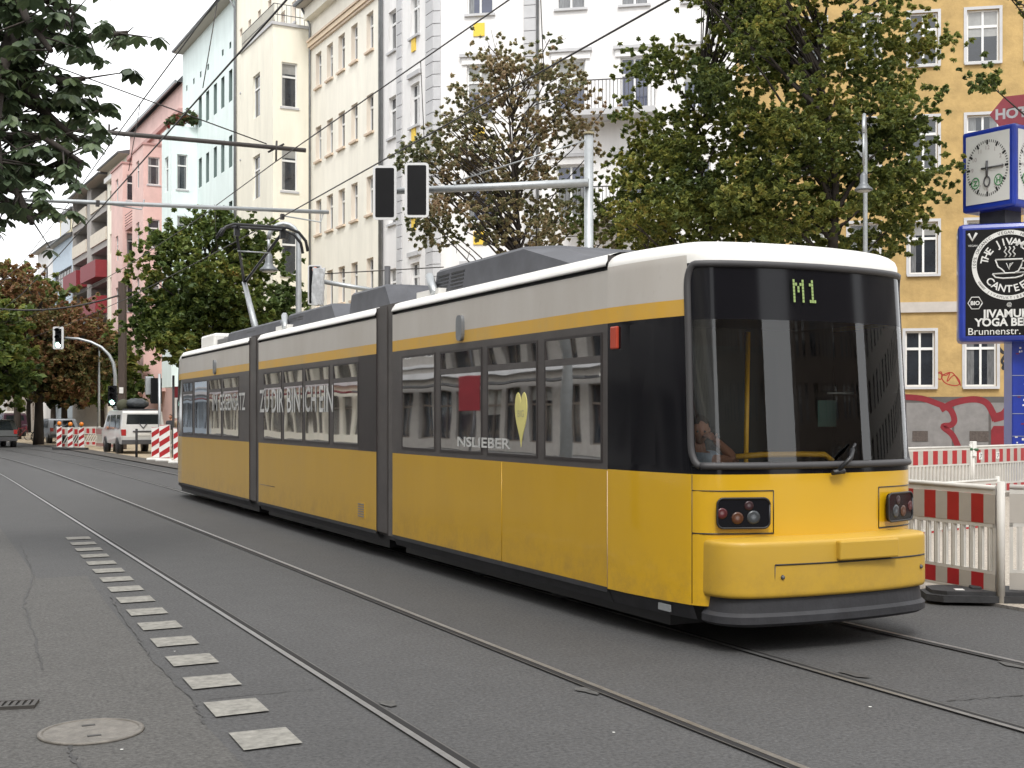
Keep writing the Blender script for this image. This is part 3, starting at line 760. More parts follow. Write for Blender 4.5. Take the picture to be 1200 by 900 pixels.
# ------------------------------------------------------------------ tracks
M_rail = mat('polished_rail', (.30, .295, .29), .42, .8, var=.2, scale=12)
M_groove = mat('rail_groove', (.010, .009, .009), .9)
M_railside = mat('rusty_rail_edge', (.10, .095, .09), .6, .5, var=.3)
def tbend(y, k): return 0 if y < 34 else -((y - 34) ** 2) * k
def track(xc, label, curve):
    t = empty('tram_track', (xc, 0, 0), 0, label, 'tram track', 'tram tracks in the road')
    yy = [-12, 0, 6, 10, 14, 20, 26, 34, 38, 42, 46, 50, 55, 60, 66, 74, 84, 96, 110, 130]
    for s in (-1, 1):
        r = MB()
        for a, c in zip(yy, yy[1:]):
            def X(y): return s * .7175 + curve(y)
            A, Cc = X(a), X(c)
            # rail head outside, groove inside
            for (u, v, m, z) in ((0, .040, M_rail, .013), (-.045, -.001, M_groove, .011), (-.056, -.046, M_railside, .012)):
                u2, v2 = (u, v) if s > 0 else (-v, -u)
                r.face([(A + u2, a, z), (A + v2, a, z), (Cc + v2, c, z), (Cc + u2, c, z)], m)
        r.build('rail', t, fix=False)
    return t
track(3.15, 'nearer tram track, its rails running clear along the broken line of white squares', lambda y: tbend(y, .0012))
def c2(y):
    return -.08 + (.12 if y > 8 else .12 * max(0, (y - 4) / 4)) + tbend(y, .0012)
track(6.18, 'farther tram track, the one the yellow tram runs on', c2)

# manhole and drain
c = G(107, 859); m = MB()
m.lathe([(.275, 0), (.275, .012), (.25, .016), (.25, .010), (.24, .010), (.0, .011)], mat('cast_iron_worn', (.17, .155, .135), .6, .25, var=.3, scale=14, bump=.4), n=40)
for a in (.12, -.12): m.box(-.035, .035, a - .012, a + .012, .0115, .014, M_tar)
o = m.build('manhole_cover', loc=(c.x, c.y, .003)); tag(o, 'round worn manhole cover set in the old asphalt at lower left', 'manhole cover')
c = G(1, 829); m = MB(); Mi = mat('dark_cast_iron', (.06, .055, .05), .6, .3)
m.box(-.25, .25, -.16, -.12, 0, .02, Mi); m.box(-.25, .25, .12, .16, 0, .02, Mi); m.box(-.25, -.22, -.12, .12, 0, .02, Mi); m.box(.22, .25, -.12, .12, 0, .02, Mi); m.box(-.22, .22, -.12, .12, .0, .006, M_tar)
for k in range(9): m.box(-.2 + k * .047, -.175 + k * .047, -.12, .12, .007, .018, Mi)
o = m.build('drain_grate', loc=(c.x, c.y, .004)); o.rotation_euler[2] = R(-14); o.scale = (.8, .55, 1); tag(o, 'small dark cast iron drain grate at the left edge of the road', 'drain grate')

# ------------------------------------------------------------------ TRAM
NY = 7.15; XC = 6.18
tram = empty('tram', (XC, NY, 0), 0, 'three section yellow and cream tram with dark window band, heading towards the camera', 'tram')
def Y(px, X=5.03): return YX(px, X) - NY
def tram_paint(name, col, dirt, amt, rough, streak=True, coat=.5):
    m, t, b = nt(name); N = t.nodes; tc = N.new('ShaderNodeTexCoord'); mp = N.new('ShaderNodeMapping'); mp.inputs['Scale'].default_value = (1, 1.6, .45) if streak else (1, 1, 1)
    t.links.new(tc.outputs['Object'], mp.inputs[0])
    n = N.new('ShaderNodeTexNoise'); n.inputs['Scale'].default_value = 1.3; n.inputs['Detail'].default_value = 5; n.inputs['Roughness'].default_value = .55; t.links.new(mp.outputs[0], n.inputs['Vector'])
    n2 = N.new('ShaderNodeTexNoise'); n2.inputs['Scale'].default_value = 22; n2.inputs['Detail'].default_value = 4; t.links.new(tc.outputs['Object'], n2.inputs['Vector'])
    r = N.new('ShaderNodeMapRange'); r.inputs[1].default_value = .36; r.inputs[2].default_value = .72; r.inputs[3].default_value = amt * .25; r.inputs[4].default_value = amt; t.links.new(n.outputs['Fac'], r.inputs[0])
    r2 = N.new('ShaderNodeMapRange'); r2.inputs[1].default_value = .62; r2.inputs[2].default_value = .78; r2.inputs[3].default_value = 0; r2.inputs[4].default_value = amt * .5; t.links.new(n2.outputs['Fac'], r2.inputs[0])
    ad = N.new('ShaderNodeMath'); ad.operation = 'ADD'; ad.use_clamp = True; t.links.new(r.outputs[0], ad.inputs[0]); t.links.new(r2.outputs[0], ad.inputs[1])
    mx = N.new('ShaderNodeMix'); mx.data_type = 'RGBA'; mx.inputs['A'].default_value = (*col, 1); mx.inputs['B'].default_value = (*dirt, 1); t.links.new(ad.outputs[0], mx.inputs['Factor']); 
    sx = N.new('ShaderNodeSeparateXYZ'); t.links.new(tc.outputs['Object'], sx.inputs[0])
    hm = N.new('ShaderNodeMapRange'); hm.inputs[1].default_value = .33; hm.inputs[2].default_value = .75; hm.inputs[3].default_value = .45; hm.inputs[4].default_value = 0.0; t.links.new(sx.outputs['Z'], hm.inputs[0])
    n4 = N.new('ShaderNodeTexNoise'); n4.inputs['Scale'].default_value = 4.5; n4.inputs['Detail'].default_value = 9; n4.inputs['Roughness'].default_value = .8; t.links.new(tc.outputs['Object'], n4.inputs['Vector'])
    g4 = N.new('ShaderNodeMapRange'); g4.inputs[1].default_value = .45; g4.inputs[2].default_value = .72; t.links.new(n4.outputs['Fac'], g4.inputs[0])
    mg = N.new('ShaderNodeMath'); mg.operation = 'MULTIPLY'; t.links.new(hm.outputs[0], mg.inputs[0]); t.links.new(g4.outputs[0], mg.inputs[1])
    mg2 = N.new('ShaderNodeMix'); mg2.data_type = 'RGBA'; mg2.inputs['B'].default_value = (.12, .09, .05, 1); t.links.new(mg.outputs[0], mg2.inputs['Factor']); t.links.new(mx.outputs['Result'], mg2.inputs['A']); t.links.new(mg2.outputs['Result'], b.inputs['Base Color'])
    b.inputs['Roughness'].default_value = rough; b.inputs['Coat Weight'].default_value = coat; b.inputs['Coat Roughness'].default_value = .06
    # very slight panel waviness so reflections wobble
    n3 = N.new('ShaderNodeTexNoise'); n3.inputs['Scale'].default_value = 1.3; n3.inputs['Detail'].default_value = 1; t.links.new(tc.outputs['Object'], n3.inputs['Vector'])
    bp = N.new('ShaderNodeBump'); bp.inputs['Strength'].default_value = .35; bp.inputs['Distance'].default_value = .02; t.links.new(n3.outputs['Fac'], bp.inputs['Height']); t.links.new(bp.outputs[0], b.inputs['Coat Normal']); t.links.new(bp.outputs[0], b.inputs['Normal'])
    MATS[name] = m; return m
T_yel = tram_paint('tram_yellow', (.58, .33, .004), (.47, .27, .012), .45, .3, coat=.6)
T_yelf = tram_paint('tram_yellow_front', (.62, .355, .004), (.54, .32, .02), .35, .3, coat=.8)
T_bump = tram_paint('tram_bumper_yellow', (.50, .30, .02), (.44, .285, .06), .5, .5, coat=.1, streak=False)
T_stripe = tram_paint('tram_stripe_yellow', (.68, .37, .02), (.50, .34, .12), .7, .45, coat=.2)
T_beige = tram_paint('tram_cream_white', (.54, .51, .47), (.42, .38, .33), .55, .5, coat=.15)
T_roofw = tram_paint('tram_roof_white', (.80, .79, .76), (.60, .56, .50), .4, .45, streak=False, coat=.2)
T_grey = mat('tram_window_band_grey', (.070, .062, .059), .5, var=.2, scale=4, coat=.15)
T_dbrown = mat('tram_end_frame_brown', (.032, .026, .025), .5, var=.2)
T_black = mat('tram_black_gloss', (.007, .007, .009), .10, spec=.25)
T_skirt = mat('tram_skirt_grey', (.028, .028, .032), .6, var=.35, scale=5, bump=.1)
T_box = mat('tram_roof_box_grey', (.075, .077, .088), .6, var=.25, scale=3)
T_glass = glass('tram_side_glass', (.30, .32, .32), .95, 2.7)
T_vent = glass('tram_vent_glass', (.18, .19, .19), .8, 1.6)  # darker tint and weaker mirror stand in for the tilted vents' dark reflection
T_wind = glass('tram_windscreen_glass', (.90, .93, .92), .95, 1.68)
T_in = mat('tram_interior_lining', (.30, .31, .31), .7); T_floor = mat('tram_floor', (.06, .06, .065), .8); T_seat = mat('tram_seat_fabric', (.05, .08, .16), .9, var=.3, scale=12)
T_pole = mat('tram_handrail_yellow', (.75, .40, .02), .4)
Z0, ZS, ZB, ZT, ZE = .326, 1.28, 2.452, 2.575, 2.88
WZ0, WZ1, WZT = 1.335, 2.385, 2.17
def sidewins(lst): return [(Y(b_), Y(a), v) for a, b_, v in lst]
FW = sidewins([(471, 510, 0), (516, 565, 1), (571, 630, 1), (638, 706, 1)])
MW = sidewins([(309, 330, 1), (332.5, 355, 1), (357.5, 386, 1), (390.5, 420, 1)])
RW = sidewins([(214.5, 226, 1), (228, 243, 0), (245, 259.5, 1), (261.5, 280, 1)])
def section(name, y0, y1, wins, label):
    """body shell between y0 and y1 (tram-local), windows on both sides"""
    sec = MB()
    for s in (-1, 1):
        g = MB()
        wall_grid(g, y1, ZS, ZB, [(w[0], w[1], WZ0, WZ1) for w in wins], T_grey, rev=.05, x0=y0, mrev=M_black)
        for f, k in zip(g.f, g.m): sec.face([(s * (1.15 - g.v[i][1]), g.v[i][0], g.v[i][2]) for i in f], g.mats[k])
        def strip(z0, z1, m, x0=1.15, x1=1.15, sm=False): sec.face([(s * x0, y0, z0), (s * x0, y1, z0), (s * x1, y1, z1), (s * x1, y0, z1)], m, sm)
        strip(Z0, ZS, T_yel); strip(ZB, ZT, T_stripe); strip(ZT, ZE - .002, T_beige)
        prof = [(1.15, ZE + .03), (1.15, ZE + .05), (1.145, 2.965), (1.115, 3.005), (1.04, 3.03), (.80, 3.045), (0, 3.05)]
        # drip groove
        sec.face([(s * 1.15, y0, ZE - .002), (s * 1.15, y1, ZE - .002), (s * 1.115, y1, ZE + .0), (s * 1.115, y0, ZE + .0)], T_beige)
        sec.face([(s * 1.115, y0, ZE), (s * 1.115, y1, ZE), (s * 1.115, y1, ZE + .03), (s * 1.115, y0, ZE + .03)], M_black)
        sec.face([(s * 1.115, y0, ZE + .03), (s * 1.115, y1, ZE + .03), (s * 1.165, y1, ZE + .03), (s * 1.165, y0, ZE + .03)], M_black)
        prof[0] = (1.165, ZE + .03); prof[1] = (1.165, ZE + .05)
        for (xa, za), (xb, zb) in zip(prof, prof[1:]): strip(za, zb, T_roofw, xa, xb, True)
        # end frames
        for yy, dd in ((y0, .16), (y1, -.16)):
            pass
    # end walls (open to the gangway in the middle)
    for yy in (y0, y1):
        for s in (-1, 1):
            sec.face([(s * 1.15, yy, Z0), (s * .55, yy, Z0), (s * .55, yy, 3.0), (s * 1.15, yy, 3.0)], T_dbrown)
        sec.face([(-.55, yy, 2.3), (.55, yy, 2.3), (.55, yy, 3.0), (-.55, yy, 3.0)], T_dbrown)
    sec.face([(-1.14, y0, Z0), (1.14, y0, Z0), (1.14, y1, Z0), (-1.14, y1, Z0)], T_skirt)
    so = sec.build('body_shell', tram, fix=False, weld=.0005); 
    if label: so['label'] = label
    # seam of the corner posts near the joints
    # skirt
    k = MB()
    for s in (-1, 1):
        vs = [(s * 1.15, .002), (s * 1.135, -.02), (s * 1.10, -.11), (s * 1.05, -.12)]
        for (xa, za), (xb, zb) in zip(vs, vs[1:]): k.face([(xa, y0, Z0 + za), (xa, y1, Z0 + za), (xb, y1, Z0 + zb), (xb, y0, Z0 + zb)], T_skirt)
        k.face([(s * 1.152, y0, Z0 - .03), (s * 1.152, y1, Z0 - .03), (s * 1.152, y1, Z0 + .012), (s * 1.152, y0, Z0 + .012)], T_skirt)
    k.build('skirt', tram, fix=False)
    # windows
    for s in (-1, 1):
        for (a, c, v) in wins:
            f = MB(); x = 1.15
            def fb(ya, yb, za, zb):
                xs = sorted((s * (x - .045), s * (x + .006))); f.box(xs[0], xs[1], ya, yb, za, zb, M_black if False else T_dbrown)
            t = .022
            fb(a, c, WZ0, WZ0 + t); fb(a, c, WZ1 - t, WZ1); fb(a, a + t, WZ0 + t, WZ1 - t); fb(c - t, c, WZ0 + t, WZ1 - t)
            if v: f.box(*sorted((s * (x - .04), s * (x + .008))), a + t, c - t, WZT - .03, WZT + .03, T_grey)
            w = f.build('window', tram)
            g = MB(); zt = WZT - .03 if v else WZ1 - t
            g.face([(s * (x + .003), a + t, WZ0 + t), (s * (x + .003), c - t, WZ0 + t), (s * (x + .003), c - t, zt), (s * (x + .003), a + t, zt)], T_glass); g.build('pane', w, fix=False)
            if v:
                g = MB(); g.face([(s * (x - .010), a + t, WZT + .03), (s * (x - .010), c - t, WZT + .03), (s * (x + .003), c - t, WZ1 - t), (s * (x + .003), a + t, WZ1 - t)], T_vent); g.build('vent_pane', w, fix=False)
    # interior
    i = MB(); i.box(-1.08, 1.08, y0 + .02, y1 - .02, .33, .36, T_floor); i.box(-1.08, 1.08, y0 + .02, y1 - .02, 2.42, 2.46, T_in)
    for s in (-1, 1): i.box(*sorted((s * 1.09, s * 1.07)), y0 + .02, y1 - .02, .36, 1.3, T_in)
    i.build('interior_lining', tram)
    y = y0 + .5
    while y < y1 - .8:
        for s in (-1, 1):
            st = MB(); xa, xb = sorted((s * .42, s * 1.02))
            st.box(xa, xb, y, y + .45, .72, .80, T_seat, bev=.02); st.box(xa, xb, y + .42, y + .50, .78, 1.45, T_seat, bev=.03); st.box(xa + .1, xb - .1, y + .1, y + .35, .36, .72, T_floor); st.build('seat', tram)
        y += .85
    for k in range(int((y1 - y0) / 1.7) + 1):
        p = MB(); yy = y0 + .6 + 1.7 * k
        if yy > y1 - .1: break
        for s in (-1, 1): p.tube([(s * .40, yy, .36), (s * .40, yy, 2.42)], .018, T_pole, n=8)
        p.build('handrail', tram)
NT = Y(712)   # where the nose taper starts
YF1 = Y(460); YM0, YM1 = Y(441), Y(303); YR0 = Y(292); YR1 = Y(213)
section('front', NT, YF1, FW, 'front section of the tram with four side windows')
section('middle', YM0, YM1, MW, 'middle section of the tram, faded lettering across its windows')
section('rear', YR0, YR1, RW, 'rear section of the tram, farthest from the camera')
# dark end frames near the joints
e = MB()
e.box(-1.153, -1.149, YM0 + .003, Y(420), ZS, ZB - .001, T_dbrown); e.build('end_frame', tram)
# gangways
for ya, yb in ((YF1, YM0), (YM1, YR0)):
    g = MB(); n = 9
    mm = mat('gangway_grey', (.085, .078, .075), .7, var=.2)
    for k in range(n):
        a = ya + (yb - ya) * k / n; c = ya + (yb - ya) * (k + 1) / n; mid = (a + c) / 2
        for s in (-1, 1):
            xo = 1.12; xi = 1.08
            g.face([(s * xi, a, .30), (s * xo, mid, .30), (s * xo, mid, 3.02), (s * xi, a, 3.02)], mm); g.face([(s * xo, mid, .30), (s * xi, c, .30), (s * xi, c, 3.02), (s * xo, mid, 3.02)], mm)
    g.box(-1.08, 1.08, ya, yb, 3.0, 3.03, mm); g.box(-1.08, 1.08, ya, yb, .25, .30, M_black)
    g.box(-1.14, -1.125, ya + .22, yb - .001, .33, 3.0, T_grey)
    g.build('gangway', tram, fix=False)
# underframe, black and set low to deepen the shade below, and bogies
u = MB()
for a, c in ((NT - .9, YF1), (YM0, YM1), (YR0, YR1 + .9)): u.box(-.98, .98, a + (.25 if a < 1 else 0), c, .12, .32, M_black)
u.build('underframe', tram)
for yy in ((NT + YF1) / 2, (YM0 + YM1) / 2, (YR0 + YR1) / 2):
    bg = MB()
    for dy in (-.9, .9):
        for s in (-1, 1):
            bg.lathe([(.30, -.05), (.30, .05)], M_dkmetal, n=20, M=Matrix.Translation((s * .7175, yy + dy, .315)) @ Matrix.Rotation(R(90), 4, 'Y'))
    bg.box(-.95, -.85, yy - 1.3, yy + 1.3, .15, .4, M_black); bg.box(.85, .95, yy - 1.3, yy + 1.3, .15, .4, M_black); bg.box(-.85, .85, yy - .2, yy + .2, .2, .33, M_black)
    bg.build('bogie', tram)

# ---- nose
half = [(1.15, 1.43), (1.135, 1.10), (1.10, .80), (1.055, .52), (1.03, .42), (.99, .345), (.92, .285), (.82, .235), (.68, .19), (.5, .15), (.25, .115)]
plan = [(-x, y) for x, y in half] + [(0, 0.0)] + half[::-1]
half[0] = (1.15, NT)
def crs(P, k0, n=3):
    out = P[:k0]
    for i in range(k0, len(P) - 1):
        p0, p1, p2 = P[max(i - 1, 0)], P[i], P[i + 1]; p3 = P[i + 2] if i + 2 < len(P) else (2 * p2[0] - p1[0], 2 * p2[1] - p1[1])
        for j in range(n):
            t = j / n; out.append(tuple(.5 * ((2 * p1[a]) + (-p0[a] + p2[a]) * t + (2 * p0[a] - 5 * p1[a] + 4 * p2[a] - p3[a]) * t * t + (-p0[a] + 3 * p1[a] - 3 * p2[a] + p3[a]) * t ** 3) for a in (0, 1)))
    return out
half = crs(half + [(0, .10)], 2)
plan = [(-x, y) for x, y in half] + [(0, .10)] + half[::-1]
IC = 8   # column index where the side turns into the front (seam)
def npt(i, z):
    x, y = plan[i]
    w = 1 - min(1, y / NT)
    rk = max(0, z - 1.30) * .085 * w
    nx = 1 - max(0, z - 1.3) * .018 * w
    if z > 2.90:
        t = (z - 2.90) / .13; ins = 1 - math.sqrt(max(0, 1 - min(1, t) ** 2))
        kx = 1 - .20 * ins; x *= kx; y = y + ins * .32 * w
        if i in (0, len(plan) - 1): x = plan[i][0] * (1 - .20 * ins * 1.0)
    return (x * nx, y + rk, z)
NP = len(plan)
def nose(parent):
    n = MB()
    zl = [.326, .60, .84, 1.10, 1.284, 1.34, 1.90, 2.42, 2.452, 2.575, 2.80, 2.84, 2.90, 2.94, 2.975, 3.0, 3.018, 3.027, 3.03]
    for a, c in zip(zl, zl[1:]):
        zm = (a + c) / 2
        for i in range(NP - 1):
            front = (IC <= i < NP - 1 - IC)
            if front and 1.34 < zm < 2.80: continue      # windscreen opening
            if not front and 1.34 < zm < 2.42 and i in (1, NP - 3): continue     # cab side window
            if zm < 1.284: m = T_yelf if front or i in (IC - 1, NP - 1 - IC) else T_yelf
            elif front and zm < 2.85: m = T_black
            elif zm < 2.452: m = T_black
            elif zm < 2.575: m = T_stripe
            elif zm < 2.90: m = T_beige if not front else T_roofw
            else: m = T_roofw
            n.face([npt(i, a), npt(i + 1, a), npt(i + 1, c), npt(i, c)], m, True)
    n.face([npt(i, 3.03) for i in range(NP)], T_roofw)
    n.face([(p[0], p[1], .327) for p in plan], T_skirt)
    no = n.build('nose_shell', parent, weld=.0005)
    # cab side windows
    for i in (1, NP - 3):
        f = MB(); f.face([npt(i, 1.34), npt(i + 1, 1.34), npt(i + 1, 2.42), npt(i, 2.42)], T_black); 
        w = f.build('cab_side_window', no, fix=False)
        fr = MB(); P = [Vector(npt(i, 1.42)).lerp(Vector(npt(i + 1, 1.42)), .08), Vector(npt(i + 1, 1.42)).lerp(Vector(npt(i, 1.42)), .05)]
    # windscreen glass and gasket
    g = MB()
    for i in range(IC, NP - 1 - IC):
        for a, c in ((1.34, 1.90), (1.90, 2.42)): g.face([npt(i, a), npt(i + 1, a), npt(i + 1, c), npt(i, c)], T_wind, True)
    g.build('windscreen', no, fix=False, weld=.0005)
    h = MB()
    for i in range(IC, NP - 1 - IC): h.face([npt(i, 2.42), npt(i + 1, 2.42), npt(i + 1, 2.80), npt(i, 2.80)], T_black, True)
    h.build('display_panel', no, fix=False, weld=.0005)
    k = MB()
    def corner(i0, i1, z0, z1, rz):
        pass
    zt, zb = 2.83, 1.345
    path = []
    idx = list(range(IC, NP - IC))
    def lerp_col(u, z):
        i = int(math.floor(u)); fr_ = u - i; i2 = min(i + 1, NP - 1); return Vector(npt(i, z)).lerp(Vector(npt(i2, z)), fr_)
    u0, u1 = IC + .0, NP - 1 - IC
    cr = 2.6
    bot = [lerp_col(u0 + cr + (u1 - u0 - 2 * cr) * t / 24, zb) for t in range(25)]
    def cor(uc, zc, su, sz): return [lerp_col(uc + su * cr * math.sin(t * math.pi / 2 / 6), zc + sz * .16 * (math.cos(t * math.pi / 2 / 6))) for t in range(7)]
    br = [lerp_col(u1 - cr + cr * math.sin(t * math.pi / 12), zb + .16 - .16 * math.cos(t * math.pi / 12)) for t in range(1, 7)]
    rt = [lerp_col(u1, zb + .16 + (zt - zb - .32) * t / 8) for t in range(1, 9)]
    tr = [lerp_col(u1 - cr + cr * math.cos(t * math.pi / 12), zt - .16 + .16 * math.sin(t * math.pi / 12)) for t in range(1, 7)]
    tp = [lerp_col(u1 - cr - (u1 - u0 - 2 * cr) * t / 24, zt) for t in range(1, 25)]
    tl = [lerp_col(u0 + cr - cr * math.sin(t * math.pi / 12), zt - .16 + .16 * math.cos(t * math.pi / 12)) for t in range(1, 7)]
    lf = [lerp_col(u0, zt - .16 - (zt - zb - .32) * t / 8) for t in range(1, 9)]
    bl_ = [lerp_col(u0 + cr - cr * math.cos(t * math.pi / 12), zb + .16 - .16 * math.sin(t * math.pi / 12)) for t in range(1, 7)]
    loop = bot + br + rt + tr + tp + tl + lf + bl_
    k.tube(loop, .028, mat('windscreen_gasket', (.05, .048, .05), .55), n=8)
    # filler wedges in the rounded corners
    for (cc, corn) in ((br, lerp_col(u1, zb)), (tr, lerp_col(u1, zt)), (tl, lerp_col(u0, zt)), (bl_, lerp_col(u0, zb))):
        for p, q in zip(cc, cc[1:]): k.face([p, q, corn], T_black)
    k.build('windscreen_gasket', no, fix=False)
    # bumper
    bp = MB()
    bplan = crs([(-.985, .36), (-.985, .24), (-.96, .15), (-.905, .08), (-.81, .02), (-.62, -.025), (-.34, -.06), (0, -.075)], 0, 4) + [(0, -.075)]
    bplan = bplan + [(-x, y) for x, y in bplan[:-1][::-1]]
    def bpt(i, ins, z):
        x, y = bplan[i]; l = math.hypot(x * .5, y - .5) ; return (x * (1 - ins * .9), y + (.5 - y) * ins * 1.2, z)
    prof = [(.04, .403, 0), (.008, .410, 0), (.0, .43, 0), (.0, .45, 0), (.003, .77, 0), (.005, .79, 0), (.014, .806, 0), (.03, .812, 0), (.30, .835, 0)]
    for (ia, za, _), (ib, zb_, _) in zip(prof, prof[1:]):
        for i in range(len(bplan) - 1): bp.face([bpt(i, ia, za), bpt(i + 1, ia, za), bpt(i + 1, ib, zb_), bpt(i, ib, zb_)], T_bump, True)
    bo = bp.build('bumper', no, weld=.0005)
    # raised tow flap cover and seams
    r = MB()
    r.box(-.10, .46, -.115, -.03, .66, .80, T_bump, bev=.012); r.build('raised_plate', bo)
    s = MB()
    def bline(x0, x1, z, w=.006, dz=0.0):
        q = [(x0 + (x1 - x0) * t / 20) for t in range(21)]
        def by(x):
            for (xa, ya), (xb, yb) in zip(bplan, bplan[1:]):
                if xa <= x <= xb and xb > xa: return ya + (yb - ya) * (x - xa) / (xb - xa)
            return .0
        s.tube([(x, by(x) - .001, z + dz * t / 20) for t, x in enumerate(q)], w, M_black, n=5)
        return by
    by = bline(-.62, .86, .645); s.tube([(-.62, by(-.62) - .001, .645), (-.62, by(-.62) + .01, .41)], .004, M_black, n=5)
    for x in (-.56, .80): s.lathe([(.018, 0), (.012, .012), (0, .012)], M_dkmetal, n=10, M=Matrix.Translation((x, by(x) - .0, .555)) @ Matrix.Rotation(R(90), 4, 'X'))
    s.build('bumper_seam', bo)
    # front skirt under the bumper
    k = MB()
    sp = [(.045, .406), (.03, .30), (.0, .275), (.0, .225), (.05, .20), (.4, .20)]
    for (ia, za), (ib, zb_) in zip(sp, sp[1:]):
        for i in range(len(bplan) - 1): k.face([bpt(i, ia, za), bpt(i + 1, ia, za), bpt(i + 1, ib, zb_), bpt(i, ib, zb_)], T_skirt)
    for s_ in (-1, 1):
        for (xa, za), (xb, zb_) in (((1.0, .33), (.985, .31)), ((.985, .31), (.95, .215))):
            for i in range(0, 8):
                p, q = half[i], half[i + 1]; k.face([(s_ * p[0] * xa, p[1], za), (s_ * q[0] * xa, q[1], za), (s_ * q[0] * xb, q[1], zb_), (s_ * p[0] * xb, p[1], zb_)], T_skirt)
    k.build('front_skirt', no)
    # lamps
    def face_y(x, z=1.0):
        x_ = abs(x)
        for (xa, ya), (xb, yb) in zip(half, half[1:] + [(0, .10)]):
            if xb <= x_ <= xa: return ya + (yb - ya) * (xa - x_) / (xa - xb)
        return 0
    for s_ in (-1, 1):
        xc = s_ * .74; w, hh = .195, .108
        ang = math.atan2(face_y(.94) - face_y(.55), .39) * (1 if s_ > 0 else -1)
        M = Matrix.Translation((xc, face_y(.74) - .012, 1.005)) @ Matrix.Rotation(ang, 4, 'Z') @ Matrix.Rotation(R(90), 4, 'X')
        def rr(w, h, r, n=6):
            out = []
            for cx, cy, a0 in ((w - r, h - r, 0), (-w + r, h - r, 90), (-w + r, -h + r, 180), (w - r, -h + r, 270)):
                for k in range(n + 1): a = R(a0 + 90 * k / n); out.append((cx + r * math.cos(a), cy + r * math.sin(a)))
            return out
        L_ = MB(); L_.prism(rr(w, hh, .045), .02, T_black, M=M); lo = L_.build('headlight', no)
        rm = MB(); P = [M @ Vector((a, b_, .021)) for a, b_ in rr(w, hh, .045)]; rm.tube(P + [P[0]], .008, M_black, n=6); rm.build('lamp_rim', lo)
        for (dx, dz, rad, mm, nm) in ((-.045, -.035, .045, mat('amber_lens', (.07, .022, .006), .3, coat=.2), 'indicator_lens'), (.075, -.03, .05, mat('clear_lens', (.055, .06, .065), .3, .3, coat=.2), 'lamp_lens'), (-.16, .0, .04, mat('red_lens', (.07, .008, .01), .3, coat=.2), 'tail_lens'), (.04, .055, .035, mat('dark_red_lens', (.03, .01, .012), .3), 'brake_lens')):
            q = MB(); q.lathe([(rad, .0205), (rad, .022), (rad * .7, .0235), (0, .024)], mm, n=18, c=(dx * (1 if s_ < 0 else -1) * 1, dz, 0), M=M); q.build(nm, lo)
        # panel seam around the lamp
        q = MB()
        def pp(x, z): return Vector((x, face_y(x) - .003, z))
        xs = [s_ * (.50 + .53 * t / 12) for t in range(13)]
        q.tube([pp(x, 1.165) for x in xs] , .004, M_black, n=5); q.tube([pp(x, .853) for x in xs], .006, M_black, n=5)
        q.tube([pp(s_ * .50, 1.165), pp(s_ * .50, .853)], .004, M_black, n=5); q.tube([pp(s_ * 1.03, 1.28), pp(s_ * 1.03, .34)], .003, M_black, n=5) if s_ < 0 else None
        q.build('lamp_panel_seam', no)
    # thin ledge line beneath the front
    # wiper
    wv = MB(); base = Vector((.02, .055, 1.30))
    wv.tube([base, base + Vector((.10, -.03, .10)), base + Vector((.16, .02, .16))], .018, M_black, n=6); wv.tube([base + Vector((-.05, 0, -.01)), base + Vector((.06, 0, .0))], .022, M_black, n=6)
    wv.tube([base + Vector((.16, .02, .16)), base + Vector((.20, .04, .20))], .012, M_black, n=6)
    wv.build('wiper', no)
    return no
front = nose(tram)
rear = copy_tree(front, tram); rear.location = (0, YR1 + NT, 0); rear.rotation_euler = (0, 0, math.pi)
rear['label'] = 'rear end of the tram, turned away down the street'
front['label'] = 'blunt front of the tram with large curved windscreen'
# destination display M1
d = MB()
Md = frame(npt(len(half), 2.63), (1, 0, 0), (0, .085, 1))
Mt = Matrix.Translation(Vector((-.15, -.006, 0))) @ Md
M_led = emit('led_green', (.20, .27, .09), .25)
def dots(ch, ox):
    pats = {'M': ['10001', '11011', '10101', '10101', '10001', '10001', '10001'], '1': ['00100', '01100', '00100', '00100', '00100', '00100', '01110']}
    for r_, row in enumerate(pats[ch]):
        for c_, v_ in enumerate(row):
            if v_ == '1':
                x, z = ox + c_ * .021, .075 - r_ * .025
                p = [Mt @ Vector((x + a, z + b_, .002)) for a, b_ in ((0, 0), (.018, 0), (.018, .022), (0, .022))]
                d.face(p, M_led)
dots('M', -.13); dots('1', .0)
do = d.build('destination_display', tram, fix=False)
# door lamp, side markers
def ovalplate(nm, yc, zc, w, h, m, s=-1):
    q = MB(); P = []
    for k in range(20):
        a = k * 2 * math.pi / 20; P.append((w / 2 * (abs(math.cos(a)) ** .6) * (1 if math.cos(a) > 0 else -1), h / 2 * (abs(math.sin(a)) ** .6) * (1 if math.sin(a) > 0 else -1)))
    q.prism(P, .035, m, M=frame((s * 1.15, yc, zc), (0, s, 0), (0, 0, 1)))
    return q.build(nm, tram)
for px_ in (541, 212 + .2 * 0 + 40.5): ovalplate('side_lamp', Y(px_), 2.60, .15, .26, M_zinc)
for a in (720, 358, 232):
    if a == 720:
        q = MB(); q.box(-1.165, -1.135, NT - .16, NT - .06, 2.24, 2.42, mat('orange_red_marker', (.45, .06, .03), .3), bev=.01); q.build('marker_lamp', tram)
q = MB(); q.box(-1.06, -.92, .62, .66, 2.2, 2.3, M_black)
